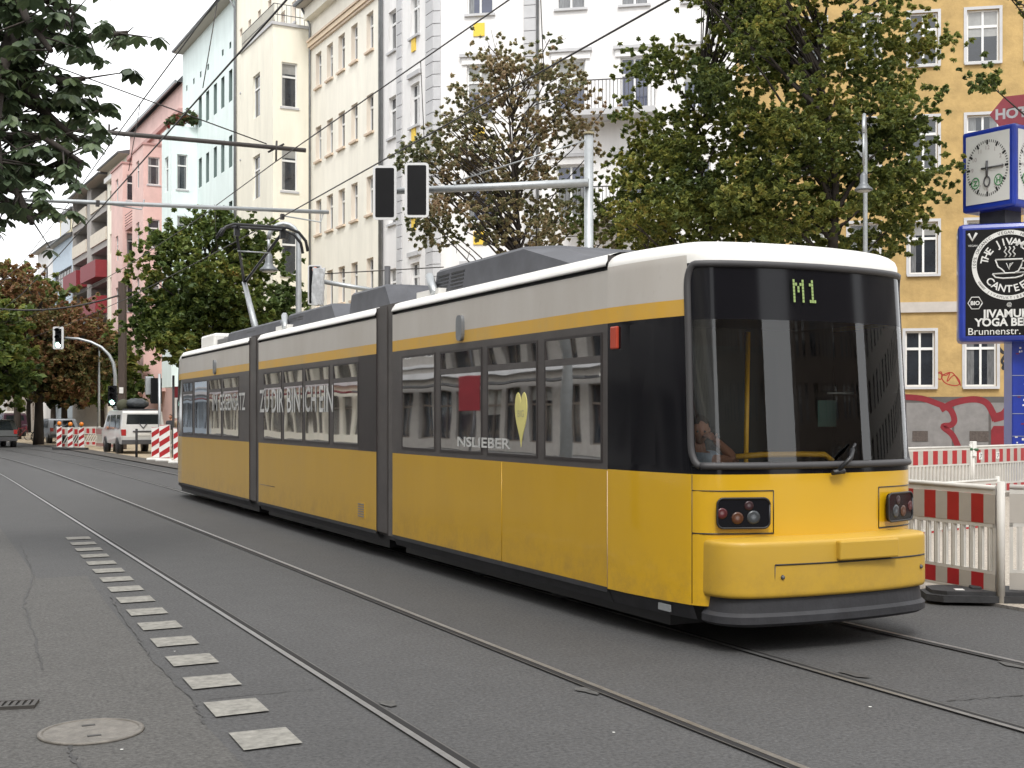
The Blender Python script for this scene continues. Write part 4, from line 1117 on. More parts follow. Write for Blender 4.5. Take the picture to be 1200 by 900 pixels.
# roof boxes
def roofbox(y0, y1, z, x=.83, ch=.55, slats=None, m=T_box, chb=.15, x1=None):
    b = MB(); xr = x1 if x1 is not None else x
    pl_ = [(-x, y0 + .02), (-x + .25, y0 - ch * .2), (xr - .25, y0 - ch * .2), (xr, y0 + .02), (xr, y1), (xr - .15, y1 + chb), (-x + .15, y1 + chb), (-x, y1)]
    n = len(pl_); zb = 3.05
    def sc_(p, k): return (p[0] * k, (y0 + y1) / 2 + (p[1] - (y0 + y1) / 2) * k)
    b0 = [(sc_(p, 1.04)[0], sc_(p, 1.0)[1], zb) for p in pl_]; b0 = [(p[0], p[1] - (ch if p[1] < y0 + .03 else 0), p[2]) for p in b0]
    b1 = [(p[0], p[1], z - .03) for p in pl_]; b2 = [(*sc_(p, .965), z) for p in pl_]
    for A, B in ((b0, b1), (b1, b2)):
        for i in range(n): b.face([A[i], A[(i + 1) % n], B[(i + 1) % n], B[i]], m)
    b.face(b2, m)
    o = b.build('roof_box', tram)
    if slats:
        s = MB()
        for (ya, yb) in slats:
            for k in range(5): s.box(-x - .012 - .004 * k, -x + .05, ya, yb, z - .10 - .042 * k, z - .078 - .042 * k, M_black)
        s.build('vent_slats', o)
    return o
roofbox(Y(615, 5.35), Y(512, 5.35), 3.355, ch=1.1, slats=[(Y(527, 5.35), Y(514, 5.35)), (Y(545, 5.35), Y(530, 5.35))])
roofbox(Y(452, 5.35), Y(412, 5.35), 3.36, ch=.3)
roofbox(Y(389, 5.35), Y(338, 5.35), 3.30, ch=.3, slats=[(Y(348, 5.35), Y(341, 5.35)), (Y(356, 5.35), Y(350, 5.35))])
roofbox(Y(328, 5.35) , Y(268, 5.35), 3.26, ch=.4, slats=[(Y(300, 5.35), Y(290, 5.35))])
b = MB(); b.box(-.6, .1, Y(246, 5.5), Y(231, 5.5), 3.06, 3.40, T_roofw, bev=.05); b.build('roof_housing', tram)
b = MB(); b.box(-.55, .5, Y(262, 5.5), Y(247, 5.5), 3.08, 3.26, mat('roof_resistor_grid', (.2, .2, .2), .5, .5, var=.5, scale=30), bev=.02); b.build('resistor_box', tram)
for yj in (YM1 - .35, YF1 - .3):
    b = MB(); b.tube([(-.95, yj - .5, 3.06), (-.85, yj - .1, 3.30)], .05, M_metal, n=6); b.box(-.95, -.80, yj - .6, yj + .05, 3.05, 3.12, T_roofw); b.build('roof_bracket', tram)
# pantograph
pg = MB()
def TL(v): return Vector((v[0] - XC, v[1] - NY, v[2]))
hy = 23.8; 
base = TL((XC, 24.2, 3.30)); knee = TL((XC, 25.25, 4.45)); headz = 5.36
pg.box(-.5, .5, 24.0 - NY, 24.9 - NY, 3.12, 3.28, M_dkmetal)
po = pg.build('pantograph', tram)
a = MB(); a.tube([base, knee], [.075, .05], M_metal, n=10); a.build('lower_arm', po)
a = MB()
for x in (-.52, .42): a.tube([knee + Vector((0, 0, -.02)), TL((XC + x, hy, headz - .03))], .028, M_black, n=8)
a.tube([TL((XC - .38, 24.25, 4.95)), TL((XC + .28, 24.25, 4.95))], .014, M_metal, n=5); a.tube([base + Vector((.1, .25, 0)), knee + Vector((.05, 0, -.1))], .015, M_black, n=5); a.build('upper_arm', po)
a = MB()
for dy in (-.17, .17):
    a.tube([TL((XC - .85, hy + dy, headz - .22)), TL((XC - .75, hy + dy, headz - .04)), TL((XC - .6, hy + dy, headz + .02)), TL((XC + .45, hy + dy, headz + .02)), TL((XC + .68, hy + dy, headz - .06)), TL((XC + .82, hy + dy, headz - .22)), TL((XC + .86, hy + dy, headz - .42))], .03, M_black, n=6)
for x in (-.5, .4): a.tube([TL((XC + x, hy - .17, headz)), TL((XC + x, hy + .17, headz))], .03, M_black, n=6); a.box(*(x - .05, x + .05), hy - NY - .05, hy - NY + .05, headz - .18, headz, M_black)
a.build('collector_head', po)

# lettering on the windows
M_let = mat('faded_white_lettering', (.55, .55, .53), .7, var=.35, scale=3)
def sidetext(body, pxa, pxb, z0, z1, m=M_let, bold=.006, nm='window_lettering'):
    t = MB(); y0, y1 = Y(pxa), Y(pxb)   # y0 larger (left)
    t.text(body, 1.0, m, Matrix.Identity(4), ext=0, ax='LEFT', bold=bold)
    xs = [v[0] for v in t.v]; zs = [v[1] for v in t.v]; sx = (y0 - y1) / (max(xs) - min(xs)); sz = (z1 - z0) / (max(zs) - min(zs))
    t.v = [(-1.1600, y0 - (v[0] - min(xs)) * sx, z0 + (v[1] - min(zs)) * sz) for v in t.v]
    return t.build(nm, tram, fix=False)
for w_, a_, b_ in (('IM', 249.5, 255), ('GEGENSATZ', 257.5, 288)): sidetext(w_, a_, b_, 1.80, 2.10, bold=.01)
for w_, a_, b_ in (('ZU', 305, 316), ('DIR', 319, 333), ('BIN', 337, 352), ('ICH', 356, 371), ('EIN', 375, 391)): sidetext(w_, a_, b_, 1.76, 2.12, bold=.01)
sidetext('NSLIEBER', 537, 599, 1.40, 1.50, bold=.02)
hmb = MB(); P = []
for k in range(28):
    a = k * 2 * math.pi / 28; x = 16 * math.sin(a) ** 3; z = 13 * math.cos(a) - 5 * math.cos(2 * a) - 2 * math.cos(3 * a) - math.cos(4 * a); P.append((x / 34, z / 30))
hy_ = Y(611); hmb.prism([(p[0] * .24 * 1.1, p[1] * .52 + (-.0)) for p in P], .003, mat('pale_yellow_sticker', (.62, .56, .20), .6, var=.12), M=frame((-1.1535, hy_, 1.72), (0, -1, 0), (0, 0, 1)))
hmb.build('heart_sticker', tram, fix=False)
h2 = MB(); h2.text('BIG', .09, mat('sticker_grey', (.35, .33, .2), .7), frame((-1.1575, hy_, 1.70), (0, -1, 0), (0, 0, 1)), ext=0); h2.build('sticker_lettering', tram, fix=False)
# little plate low on the nose side and panel seams
q = MB(); q.box(-1.09, -1.078, .62, .78, .25, .30, M_metal); q.build('number_plate', tram)
for yy in (NT + .002, Y(588)): q = MB(); q.tube([(-1.151, yy, Z0 + .01), (-1.151, yy, ZS - .01)], .003, T_yel if yy != NT + .002 else M_trim, n=4); q.build('panel_seam', tram)
q = MB(); q.tube([(-1.151, Y(322), .62), (-1.151, Y(304), .62)], .004, M_black, n=4); q.build('panel_seam', tram)
q = MB(); q.box(-1.154, -1.148, Y(427.5), Y(419.5), .44, .64, T_yel)
for k in range(6): q.box(-1.158, -1.150, Y(427), Y(420), .46 + k * .03, .472 + k * .03, M_zinc)
q.build('side_vent', tram)
# cab interior
c = MB(); c.box(-1.0, 1.0, 1.62, 1.66, .5, 2.42, mat('cab_bulkhead', (.03, .035, .035), .4)); c.build('bulkhead', tram)
c = MB(); c.box(-.85, .85, .36, 1.62, .44, .50, T_floor); c.box(-.70, .70, .36, .60, .501, 1.20, mat('dashboard', (.02, .02, .022), .5), bev=.04); c.build('cab_fittings', tram); c = MB(); c.box(-.8, .8, .45, 1.6, 2.45, 2.48, T_dbrown); c.build('cab_ceiling', tram)
c = MB(); c.tube([(-.72, .31, 1.41), (-.55, .23, 1.425), (-.2, .19, 1.425), (.0, .18, 1.42), (.06, .16, 1.37)], .022, T_pole, n=8); c.build('windscreen_rail', tram)
c = MB(); c.tube([(.02, 1.2, .5), (.02, 1.15, 2.4)], .02, T_pole, n=8); c.tube([(-.93, .62, 1.4), (-.93, .62, 2.4)], .018, T_pole, n=8); c.build('handrail', tram)
c = MB(); c.box(-.95, -.45, 1.0, 1.45, .92, 1.0, T_seat, bev=.03); c.box(-.95, -.45, 1.40, 1.50, .98, 1.62, T_seat, bev=.04); c.box(-.78, -.62, 1.1, 1.3, .5, .92, M_black); c.build('driver_seat', tram)
c = MB(); c.tube([(.72, 1.0, 1.9), (.92, .9, 1.9)], .008, M_whitep, n=5); 
c.face([(.62, 1.0, 1.62), (.80, .98, 1.62), (.80, .98, 1.84), (.62, 1.0, 1.84)], mat('green_notice', (.02, .08, .06), .5)); c.build('notice', tram, fix=False)
# ------------------------------------------------------------------ overhead line
M_wire = mat('contact_wire', (.055, .05, .048), .5, .5)
def wire(name, pts, r, label, cat='wire', grp=None, m=None):
    b = MB(); b.tube(pts, r, m or M_wire, n=5); o = b.build(name); return tag(o, label, cat, grp)
yy = [-14, -2, 6, 11, 17, 22.8, 30, 40, 52, 66, 84, 110]
def wline(f): return [f(y) for y in yy]
def bnd(y): return 0 if y < 34 else -((y - 34) ** 2) * .0012
wire('contact_wire', wline(lambda y: (2.98 + .004 * y + bnd(y), y, 5.42)), .011, 'lower overhead wire over the nearer track', grp='overhead wires')
wire('contact_wire', wline(lambda y: (6.30 + (-.012 * (22.8 - y) if y < 22.8 else 0) + bnd(y), y, 5.45)), .011, 'lower overhead wire touched by the pantograph of the tram', grp='overhead wires')
def sag(y): 
    u = (y - 22.8) / 30.; u = u - math.floor(u); return 6.62 - .55 * 4 * u * (1 - u) * .35
wire('messenger_wire', wline(lambda y: (3.17 + bnd(y), y, 6.48 if y < 30 else 6.4)), .010, 'upper overhead wire over the nearer track', grp='overhead wires')
wire('messenger_wire', wline(lambda y: (6.18 + bnd(y), y, 6.48 if y < 30 else 6.4)), .010, 'upper overhead wire over the farther track', grp='overhead wires')
M_arm = mat('weathered_tube', (.085, .075, .07), .6, .3, var=.25)
def bracket(Yb, zA, zB, label, xa=6.75, xb=7.2):
    t = empty('overhead_mast', (-2.3, Yb, 0), 0, label, 'overhead line mast')
    b = MB(); b.tube([(0, 0, 0), (0, 0, 9.2)], [.14, .10], M_metal, n=12); b.build('pole', t)
    b = MB(); b.tube([(0, 0, zA - .05), (xa + 2.3, 0, zA)], .042, M_arm, n=8); ao = b.build('upper_arm', t)
    b = MB(); b.tube([(0, 0, zB - .30), (xb + 2.3, 0, zB)], .038, M_metal, n=8); lo = b.build('lower_arm', t)
    b = MB(); b.tube([(0, 0, 9.0), (6.0 + 2.3, 0, zA + .05)], .012, M_wire, n=5); b.build('stay_wire', t)
    b = MB()
    for x in (3.17, 6.18):
        b.tube([(x + 2.3, -.04, zA + .12), (x + 2.3, 0, zA - .12), (x + 2.3, 0, 6.48)], .02, M_wire, n=5); b.tube([(x + 2.15, 0, zA - .1), (x + 2.45, 0, zA + .08)], .02, M_wire, n=5)
    for x in (2.98, 6.30):
        b.tube([(x + 3.1, 0, zB - .02), (x + 3.05, 0, zB - .2), (x + 2.3, 0, 5.47)], .014, M_metal, n=5); b.box(x + 2.27, x + 2.33, -.05, .05, 5.40, 5.50, M_wire)
    b.build('insulator', t)
    return t
bracket(22.8, 6.74, 5.60, 'overhead mast on the left pavement whose two long arms reach over both tracks')
for i, (x, y) in enumerate(((6.18, 12.0), (3.17, 14.2), (6.18, 15.5), (3.17, 19.5), (6.18, 28), (3.17, 27))):
    wire('dropper', [(x, y, 6.47), (x + (.05 if x > 4 else -.17), y, 5.44)], .006, 'thin dropper between overhead wires, %s' % (['above the brown tree', 'nearer one over the near track, before the mint house', 'before the cream house eaves', 'second one over the near track, by the stone balconies', 'behind the mast arms over the far track', 'behind the mast arms over the near track'][i]), 'dropper', 'droppers of the overhead line')
# distant cross cable
a, c = W(-10, 361, 60), W(140, 346, 60)
wire('span_cable', [a.lerp(c, t / 8) + Vector((0, 0, -1.0 * 4 * (t / 8) * (1 - t / 8) * .35)) for t in range(9)], .045, 'sagging dark cable strung in front of the red brown tree', 'cable')
a, c = W(378, 321, 40), W(520, 313, 40)
wire('span_cable', [a, c], .018, 'thin cable between the wrapped signal and the white house', 'cable')

# ------------------------------------------------------------------ signals and lamps
M_sigw = mat('signal_border_white', (.62, .62, .62), .5)
M_sigb = mat('signal_black', (.006, .006, .007), .5, var=.3, spec=.2)
def head(parent, c, w, h, d=.25, lit=None, border=.045, nm='signal_head', rz=-TH, lens=True, bm_=None):
    """c = centre; faces the camera side"""
    M = Matrix.Translation(c) @ Matrix.Rotation(rz, 4, 'Z')
    def rr(w_, h_, r):
        out = []
        for cx, cy, a0 in ((w_ - r, h_ - r, 0), (-w_ + r, h_ - r, 90), (-w_ + r, -h_ + r, 180), (w_ - r, -h_ + r, 270)):
            for k in range(5): a = R(a0 + 90 * k / 4); out.append((cx + r * math.cos(a), cy + r * math.sin(a)))
        return out
    F_ = M @ Matrix.Rotation(R(90), 4, 'X')     # local z -> -y (towards the viewer)
    b = MB(); b.prism(rr(w / 2, h / 2, w * .14), .03, bm_ or M_sigw, M=F_); b.prism(rr(w / 2 - border, h / 2 - border, w * .06), .035, M_sigb, M=F_)
    b.prism(rr(w * .36, h * .44, .03), -d, M_sigb, M=F_)
    o = b.build(nm, parent)
    n = 3; r = min(w * .33, h / n * .36)
    for k in (() if lit is None else range(n)):
        z = h * .5 - (k + .5) * h / n * .94 - h * .03
        q = MB(); vs = []
        # hood: half tube
        for t in range(9):
            a = math.pi * t / 8
            vs.append((r * math.cos(a), r * math.sin(a)))
        for (p, s) in zip(vs, vs[1:]):
            P = [F_ @ Vector((p[0], z + p[1], .03)), F_ @ Vector((s[0], z + s[1], .03)), F_ @ Vector((s[0], z + s[1], .22)), F_ @ Vector((p[0], z + p[1], .22))]; q.face(P, M_sigb)
        q.build('hood', o, fix=False)
        q = MB(); on = (lit == k); q.lathe([(r * .95, .036), (r * .6, .05), (0, .055)], emit('green_light', (.55, 1.0, .85), 6.0) if on else M_sigb, n=18, c=(0, z, 0), M=F_)
        q.build('lens', o)
    return o
# cantilever signal over the road
pb = W(690, HZ, 22); 
t = empty('traffic_signal', (pb.x, pb.y, 0), 0, 'galvanised mast with long arm carrying two dark white-edged signal heads', 'traffic signal')
def L(v): return Vector(v) - Vector((pb.x, pb.y, 0))
top = W(690, 158, 22)
b = MB(); b.tube([(0, 0, 0), (0, 0, top.z)], .083, M_metal, n=14); b.tube([(0, 0, top.z), (0, 0, top.z + .04)], .10, mat('pole_cap_ochre', (.3, .26, .16), .6), n=14); b.build('pole', t)
a0, a1 = L(W(690, 214, 21.9)), L(W(440, 225, 22.9))
b = MB(); b.tube([a0, a1], [.075, .058], M_metal, n=10); b.build('arm', t)
b = MB(); b.tube([L(W(690, 163, 21.95)), L(W(533, 213, 22.5))], .014, M_metal, n=5); b.tube([L(W(533, 213, 22.5)), L(W(533, 219, 22.5))], .03, M_metal, n=5); b.build('stay_rod', t)
head(t, L(W(451, 226, 22.4)), .43, .98, lens=False); head(t, L(W(488.5, 223, 22.2)), .43, .98, lens=False)
# far arched signal with green light
pc = W(135, HZ, 58)
t = empty('traffic_signal', (pc.x, pc.y, 0), 0, 'arched signal mast showing a green light before the red brown tree', 'traffic signal')
def L(v): return Vector(v) - Vector((pc.x, pc.y, 0))
b = MB(); arc = [L(W(135, 525, 58)), L(W(135, 440, 58)), L(W(133, 426, 58)), L(W(128, 416, 58)), L(W(119, 407, 58)), L(W(107, 401, 58)), L(W(92, 397, 58)), L(W(76, 396, 58))]; arc[0].z = 0
b.tube(arc, [.10, .085, .08, .075, .07, .065, .06, .055], M_metal, n=8); b.build('arched_pole', t)
head(t, L(W(68.5, 396, 57.8)), .50, 1.05, lit=2, border=.10)
head(t, L(W(132, 464, 57.6)), .42, .95, lit=2, border=.0, nm='lower_signal_head')
# rear-facing dark signals near the van
pd = W(187, HZ, 47)
t = empty('traffic_signal', (pd.x, pd.y, 0), 0, 'grey signal post with dark heads standing right of the white van', 'traffic signal')
def L(v): return Vector(v) - Vector((pd.x, pd.y, 0))
b = MB(); q0 = L(W(187, 541, 47)); q0.z = 0; b.tube([q0, L(W(187, 438, 47))], .055, M_metal, n=8); b.build('pole', t)
head(t, L(W(183, 458, 47.2)), .42, .98, border=0, nm='signal_head', rz=-TH + .6); b = MB(); c_ = L(W(175, 452, 47.3)); b.box(c_.x - .15, c_.x + .15, c_.y - .1, c_.y + .1, c_.z - .35, c_.z + .35, M_metal, bev=.03); b.build('control_box', t)
# wrapped signal with arm
pe = W(454, HZ, 38)
t = empty('traffic_signal', (pe.x, pe.y, 0), 0, 'signal head wrapped in pale sheeting on an arm above the tram roof', 'traffic signal')
def L(v): return Vector(v) - Vector((pe.x, pe.y, 0))
b = MB(); b.tube([(0, 0, 0), L(W(454, 312, 38))], .10, M_dkmetal, n=8); b.build('pole', t)
b = MB(); b.tube([L(W(454, 343, 38)), L(W(378, 330, 37.5))], .07, M_metal, n=8); b.build('arm', t)
head(t, L(W(369, 334, 37.4)), .42, 1.2, border=.04)
b = MB(); cw = L(W(373, 336, 37.0)); bm = bmesh.new(); bmesh.ops.create_cube(bm, size=1); bmesh.ops.subdivide_edges(bm, edges=bm.edges[:], cuts=5, use_grid_fill=True); rn = random.Random(2)
for v in bm.verts: v.co = Vector((v.co.x * .34 + rn.uniform(-.02, .02) + v.co.z * .05, v.co.y * .22 + rn.uniform(-.02, .02), v.co.z * 1.1 + rn.uniform(-.02, .02)))
b.bm(bm, mat('wrinkled_sheeting', (.45, .46, .47), .45, var=.25, scale=7, bump=.5, bscale=12), M=Matrix.Translation(cw) @ Matrix.Rotation(-TH, 4, 'Z')); b.build('sheeting', t)
b = MB(); cz = L(W(369, 316, 37.0)); b.lathe([(.08, -.03), (.08, .03)], mat('orange_lamp_glow', (.6, .15, .05), .4), n=10, M=Matrix.Translation(cz) @ Matrix.Rotation(R(90), 4, 'X')); b.build('lamp_lens', t)

def street_lamp(px, D, ytop, side, label, reach_px, bell_py, rpole=.06, tint=M_metal, bs=1.0):
    p = W(px, HZ, D); t = empty('street_lamp', (p.x, p.y, 0), 0, label, 'street lamp', 'bell shaped street lamps')
    def L(v): return Vector(v) - Vector((p.x, p.y, 0))
    zt = z_at(ytop, D); bell = L(W(px + reach_px, bell_py, D)); 
    if abs(reach_px) < 6: bell = L(W(px + reach_px, bell_py, D - .9)); 
    hd = Vector((bell.x, bell.y, 0)); rad = hd.length / 2
    pts = [Vector((0, 0, 0)), Vector((0, 0, 3)), Vector((0, 0, zt - rad))]; 
    for k in range(1, 9):
        a = math.pi * k / 8; pts.append(Vector((0, 0, zt - rad)) + hd / 2 * (1 - math.cos(a)) + Vector((0, 0, rad * math.sin(a))))
    b = MB(); b.tube(pts, [rpole * 1.5, rpole * 1.1] + [rpole * .9] + [rpole * .75] * 8, tint, n=10); b.build('arched_pole', t)
    e = pts[-1]; b = MB(); b.tube([e, Vector((bell.x, bell.y, bell.z + .35))], rpole * .5, tint, n=8)
    b.build('hanger', t)
    b = MB(); M = Matrix.Translation(Vector((bell.x, bell.y, bell.z))) @ Matrix.Scale(bs, 4)
    b.lathe([(.29, -.26), (.30, -.22), (.17, -.10), (.12, .0), (.12, .22), (.09, .28), (.03, .36)], mat('lamp_bell_grey', (.16, .17, .18), .45, .4), n=20, M=M); bo = b.build('lamp_shade', t)
    b = MB(); b.lathe([(.2, -.30), (.24, -.265)], mat('frosted_lamp_glass', (.5, .5, .48), .3), n=16, M=M); b.build('lamp_glass', bo)
    return t
street_lamp(1014, 26, 141, 1, 'slim grey street lamp with hanging bell shade in front of the big green tree', -2, 214, .05, bs=.62)
street_lamp(350, 36, 262, -1, 'arched street lamp with bell shade seen behind the pantograph', -35, 308, .085, bs=.9)
street_lamp(116, 72, 375, -1, 'small far street lamp with bell shade against the red brown tree', -20, 390, .06)
# brown mast
p = W(143.5, HZ, 62); t = empty('timber_mast', (p.x, p.y, 0), -TH, 'thick square dark brown mast rising behind the white van', 'mast')
b = MB(); b.box(-.17, .17, -.17, .17, 0, z_at(330, 62), mat('dark_brown_timber', (.07, .05, .04), .8, var=.35, stretch=(6, 6, .6)), bev=.02); b.build('post', t)
b = MB(); b.box(-.10, .10, -.20, -.172, z_at(461, 62), z_at(454, 62), M_whitep); b.build('number_plate', t)
# sign post behind the tram's tail
p = W(207.5, HZ, 50); t = empty('traffic_sign', (p.x, p.y, 0), -TH, 'dark post with a red and white sign beside the tail of the tram', 'traffic sign')
b = MB(); b.tube([(-.15, 0, 0), (-.15, 0, z_at(440, 50))], .05, M_dkmetal, n=8); b.build('pole', t)
b = MB(); za, zb_ = z_at(490, 50), z_at(453, 50); b.box(-.08, .55, -.06, -.045, za, zb_, M_whitep); b.box(-.08, .55, -.065, -.061, zb_ - .45, zb_, M_red)
b.prism([(0.05, 0), (.42, 0), (.30, .16), (.30, .24), (.17, .24), (.17, .16)], .004, M_black, M=frame((0, -.062, zb_ - .95), (1, 0, 0), (0, 0, 1)))
for k in range(4): b.box(.02 + k * .13, .06 + k * .13, -.066, -.0605, za + .1, za + .75, M_black)
b.build('sign_plate', t)
# red shop fascia + awning far left
o_, L_, lx_ = broot(STREET2, 88, 128, True, 'red shop sign panels with a pale awning below the balcony house', 'shop sign', name='shop_sign')
b = MB(); b.box(lx_(108), lx_(127), -.5, -.3, 4.0, 8.0, M_red); b.build('sign_panel', o_)
b = MB(); b.face([(0, -.3, 4.0), (L_, -.3, 4.0), (L_, -2.4, 3.2), (0, -2.4, 3.2)], M_whitep); b.box(0, L_, -2.42, -2.38, 3.0, 3.2, M_whitep); b.build('awning', o_)

# ------------------------------------------------------------------ clock column
M_blue = mat('cobalt_blue_enamel', (.012, .035, .30), .3, var=.15, coat=.4)
DC = 27.5
pq = W(1189, HZ, DC)
t = empty('clock_column', (pq.x, pq.y, 0), 0, 'blue advertising clock column with cafe poster and white clock faces', 'clock column')
rt = Vector((CS, -SN, 0)); fw = Vector((SN, CS, 0))
def CW(px, py, D=DC): return W(px, py, D) - Vector((pq.x, pq.y, 0))
b = MB()
pl = CW(1187, 400); pr = CW(1212, 400)
zt_ = z_at(395, DC)
Mc = Matrix(((rt.x, fw.x, 0, 0), (rt.y, fw.y, 0, 0), (0, 0, 1, 0), (0, 0, 0, 1)))
b.box(-.05, .50, .0, .5, 0, zt_, M_blue, bev=.03, M=Mc); b.build('post', t)
st = MB(); rs = random.Random(8)
for k in range(26):
    x = rs.uniform(0, .42); z = rs.uniform(.9, 3.2); w = rs.uniform(.02, .12); h = rs.uniform(.015, .05); st.box(x, min(.48, x + w), -.006, -.003, z, z + h, M_whitep if rs.random() < .75 else M_red, M=Mc)
for z in (1.75, 2.15, 2.6, 1.25): st.box(-.055, .50, -.012, -.004, z, z + .012, M_metal, M=Mc)
st.build('stickers', t)
# poster box: nearly frontal, faces the camera
z0, z1 = z_at(401, DC), z_at(263, DC)
PB = Matrix.Translation(CW(1122.5, HZ) * 1.0 - Vector((0, 0, EYE))) @ Matrix.Rotation(math.atan2(rt.y, rt.x) - R(18), 4, 'Z')
wid = 2.35
b = MB(); b.box(0, wid, 0, 1.0, z0, z1, M_blue, bev=.10, M=PB); bo = b.build('poster_box', t)
ix0, ix1, iz0, iz1 = .16, wid - .16, z0 + .13, z1 - .14
b = MB(); b.box(ix0, ix1, -.008, -.002, iz0, iz1, mat('black_poster', (.006, .0055, .0055), .5, spec=.2), M=PB); b.build('poster', t)
M_pw = mat('poster_white', (.62, .62, .60), .5)
tx = MB(); pcx = ix0 + .90; pcz = iz1 - .80
def T(x, z, rot=0.0): return PB @ Matrix.Translation((x, -.012, z)) @ Matrix.Rotation(-rot, 4, 'Y') @ Matrix.Rotation(R(90), 4, 'X')
def ring(r0, r1, m, n=56, cx=None, cz=None, yy=-.011):
    cx = pcx if cx is None else cx; cz = pcz if cz is None else cz
    for k in range(n):
        a, c = 2 * math.pi * k / n, 2 * math.pi * (k + 1) / n
        tx.face([PB @ Vector((cx + r * math.cos(q_), yy, cz + r * math.sin(q_))) for r, q_ in ((r0, a), (r1, a), (r1, c), (r0, c))], m)
RO, RI = .77, .67
ring(RI, RO, M_pw)
def arc_text(s, rad, a0, a1, size, m, flip=False, dy=-.013, bold=.0):
    n = len(s)
    for k, ch in enumerate(s):
        if ch == ' ': continue
        a = R(a0 + (a1 - a0) * k / max(1, n - 1))
        x, z = pcx + rad * math.cos(a), pcz + rad * math.sin(a)
        rot = (a - math.pi / 2) if not flip else (a + math.pi / 2)
        M = PB @ Matrix.Translation((x, dy, z)) @ Matrix.Rotation(-rot, 4, 'Y') @ Matrix.Rotation(R(90), 4, 'X') @ Matrix.Translation((0, -size * .35, 0))
        tx.text(ch, size, m, M, ext=.001, bold=bold)
M_pk = MATS['black_poster']
arc_text('THE JIVAMUKTI', .52, 168, 12, .22, M_pw, bold=.004)
arc_text('CANTEEN', .52, 222, 318, .22, M_pw, flip=True, bold=.004)
arc_text('100% ORGANIC. VEGAN. HOME-MADE.', .72, 183, 20, .095, M_pk)
arc_text('WWW.JIVAMUKTIBERLIN.DE', .72, 212, 328, .08, M_pk, flip=True)
def ptube(pts, r): tx.tube([PB @ Vector((pcx + x * .86, -.012, pcz + z * .86)) for x, z in pts], r * .9, M_pw, n=4)
cup = [(-.33, .14)] + [(-.33 + .02 * k + (.004 * k * k if k > 3 else 0), .14 - .06 * k) for k in range(1, 6)] + [(-.10, -.21), (.12, -.21), (.22, -.16), (.29, -.02), (.32, .14), (-.33, .14)]
ptube(cup, .022); ptube([(.31, .08), (.40, .11), (.47, .05), (.45, -.05), (.38, -.11), (.27, -.09)], .022)
ptube([(-.40, -.22), (-.33, -.31), (-.15, -.34), (.15, -.33), (.30, -.29), (.38, -.20), (-.40, -.22)], .02)
for k in (-.1, 0, .1): ptube([(k, .20), (k + .04, .27), (k - .02, .34), (k + .03, .42), (k, .47)], .017)
ptube([(-.07, .05), (-.0, -.12), (.03, -.02), (.09, .06), (.02, .03), (0, -.12)], .012)
# top-left leaf mark, bottom-left hexagon
def pt2(pts, r): tx.tube([PB @ Vector((ix0 + x, -.012, iz1 + z)) for x, z in pts], r, M_pw, n=4)
pt2([(.06, -.08), (.14, -.24), (.23, -.07)], .03); tx.text('VEGAN', .06, M_pw, T(ix0 + .15, iz1 - .37), ext=0)
pt2([(1.83, .0), (1.93, -.18), (1.97, -.3)], .02)
hx = [(.20 + .15 * math.cos(R(60 * k)), -1.62 + .15 * math.sin(R(60 * k))) for k in range(7)]; pt2(hx, .012); tx.text('BIO', .12, M_pw, T(ix0 + .20, iz1 - 1.66), ext=0, bold=.004)
tx.text('@', .11, M_pw, T(pcx, iz1 - 1.70), ext=0)
pt2([(1.72, -1.75), (1.80, -1.66), (1.88, -1.72), (1.80, -1.80), (1.70, -1.78), (1.82, -1.88), (1.95, -1.84)], .015)
b2 = iz0 - .015
tx.text('JIVAMUKTI', .24, M_pw, T(pcx + .04, b2 + .42), ext=0, bold=.008)
tx.text('YOGA BERLIN', .24, M_pw, T(pcx + .04, b2 + .23), ext=0, bold=.008, sx=.98)
tx.text('Brunnenstr. 29', .22, M_pw, T(ix0 + .04, b2 + .04), ext=0, ax='LEFT', sx=1.05)
tx.build('poster_print', t, fix=False)
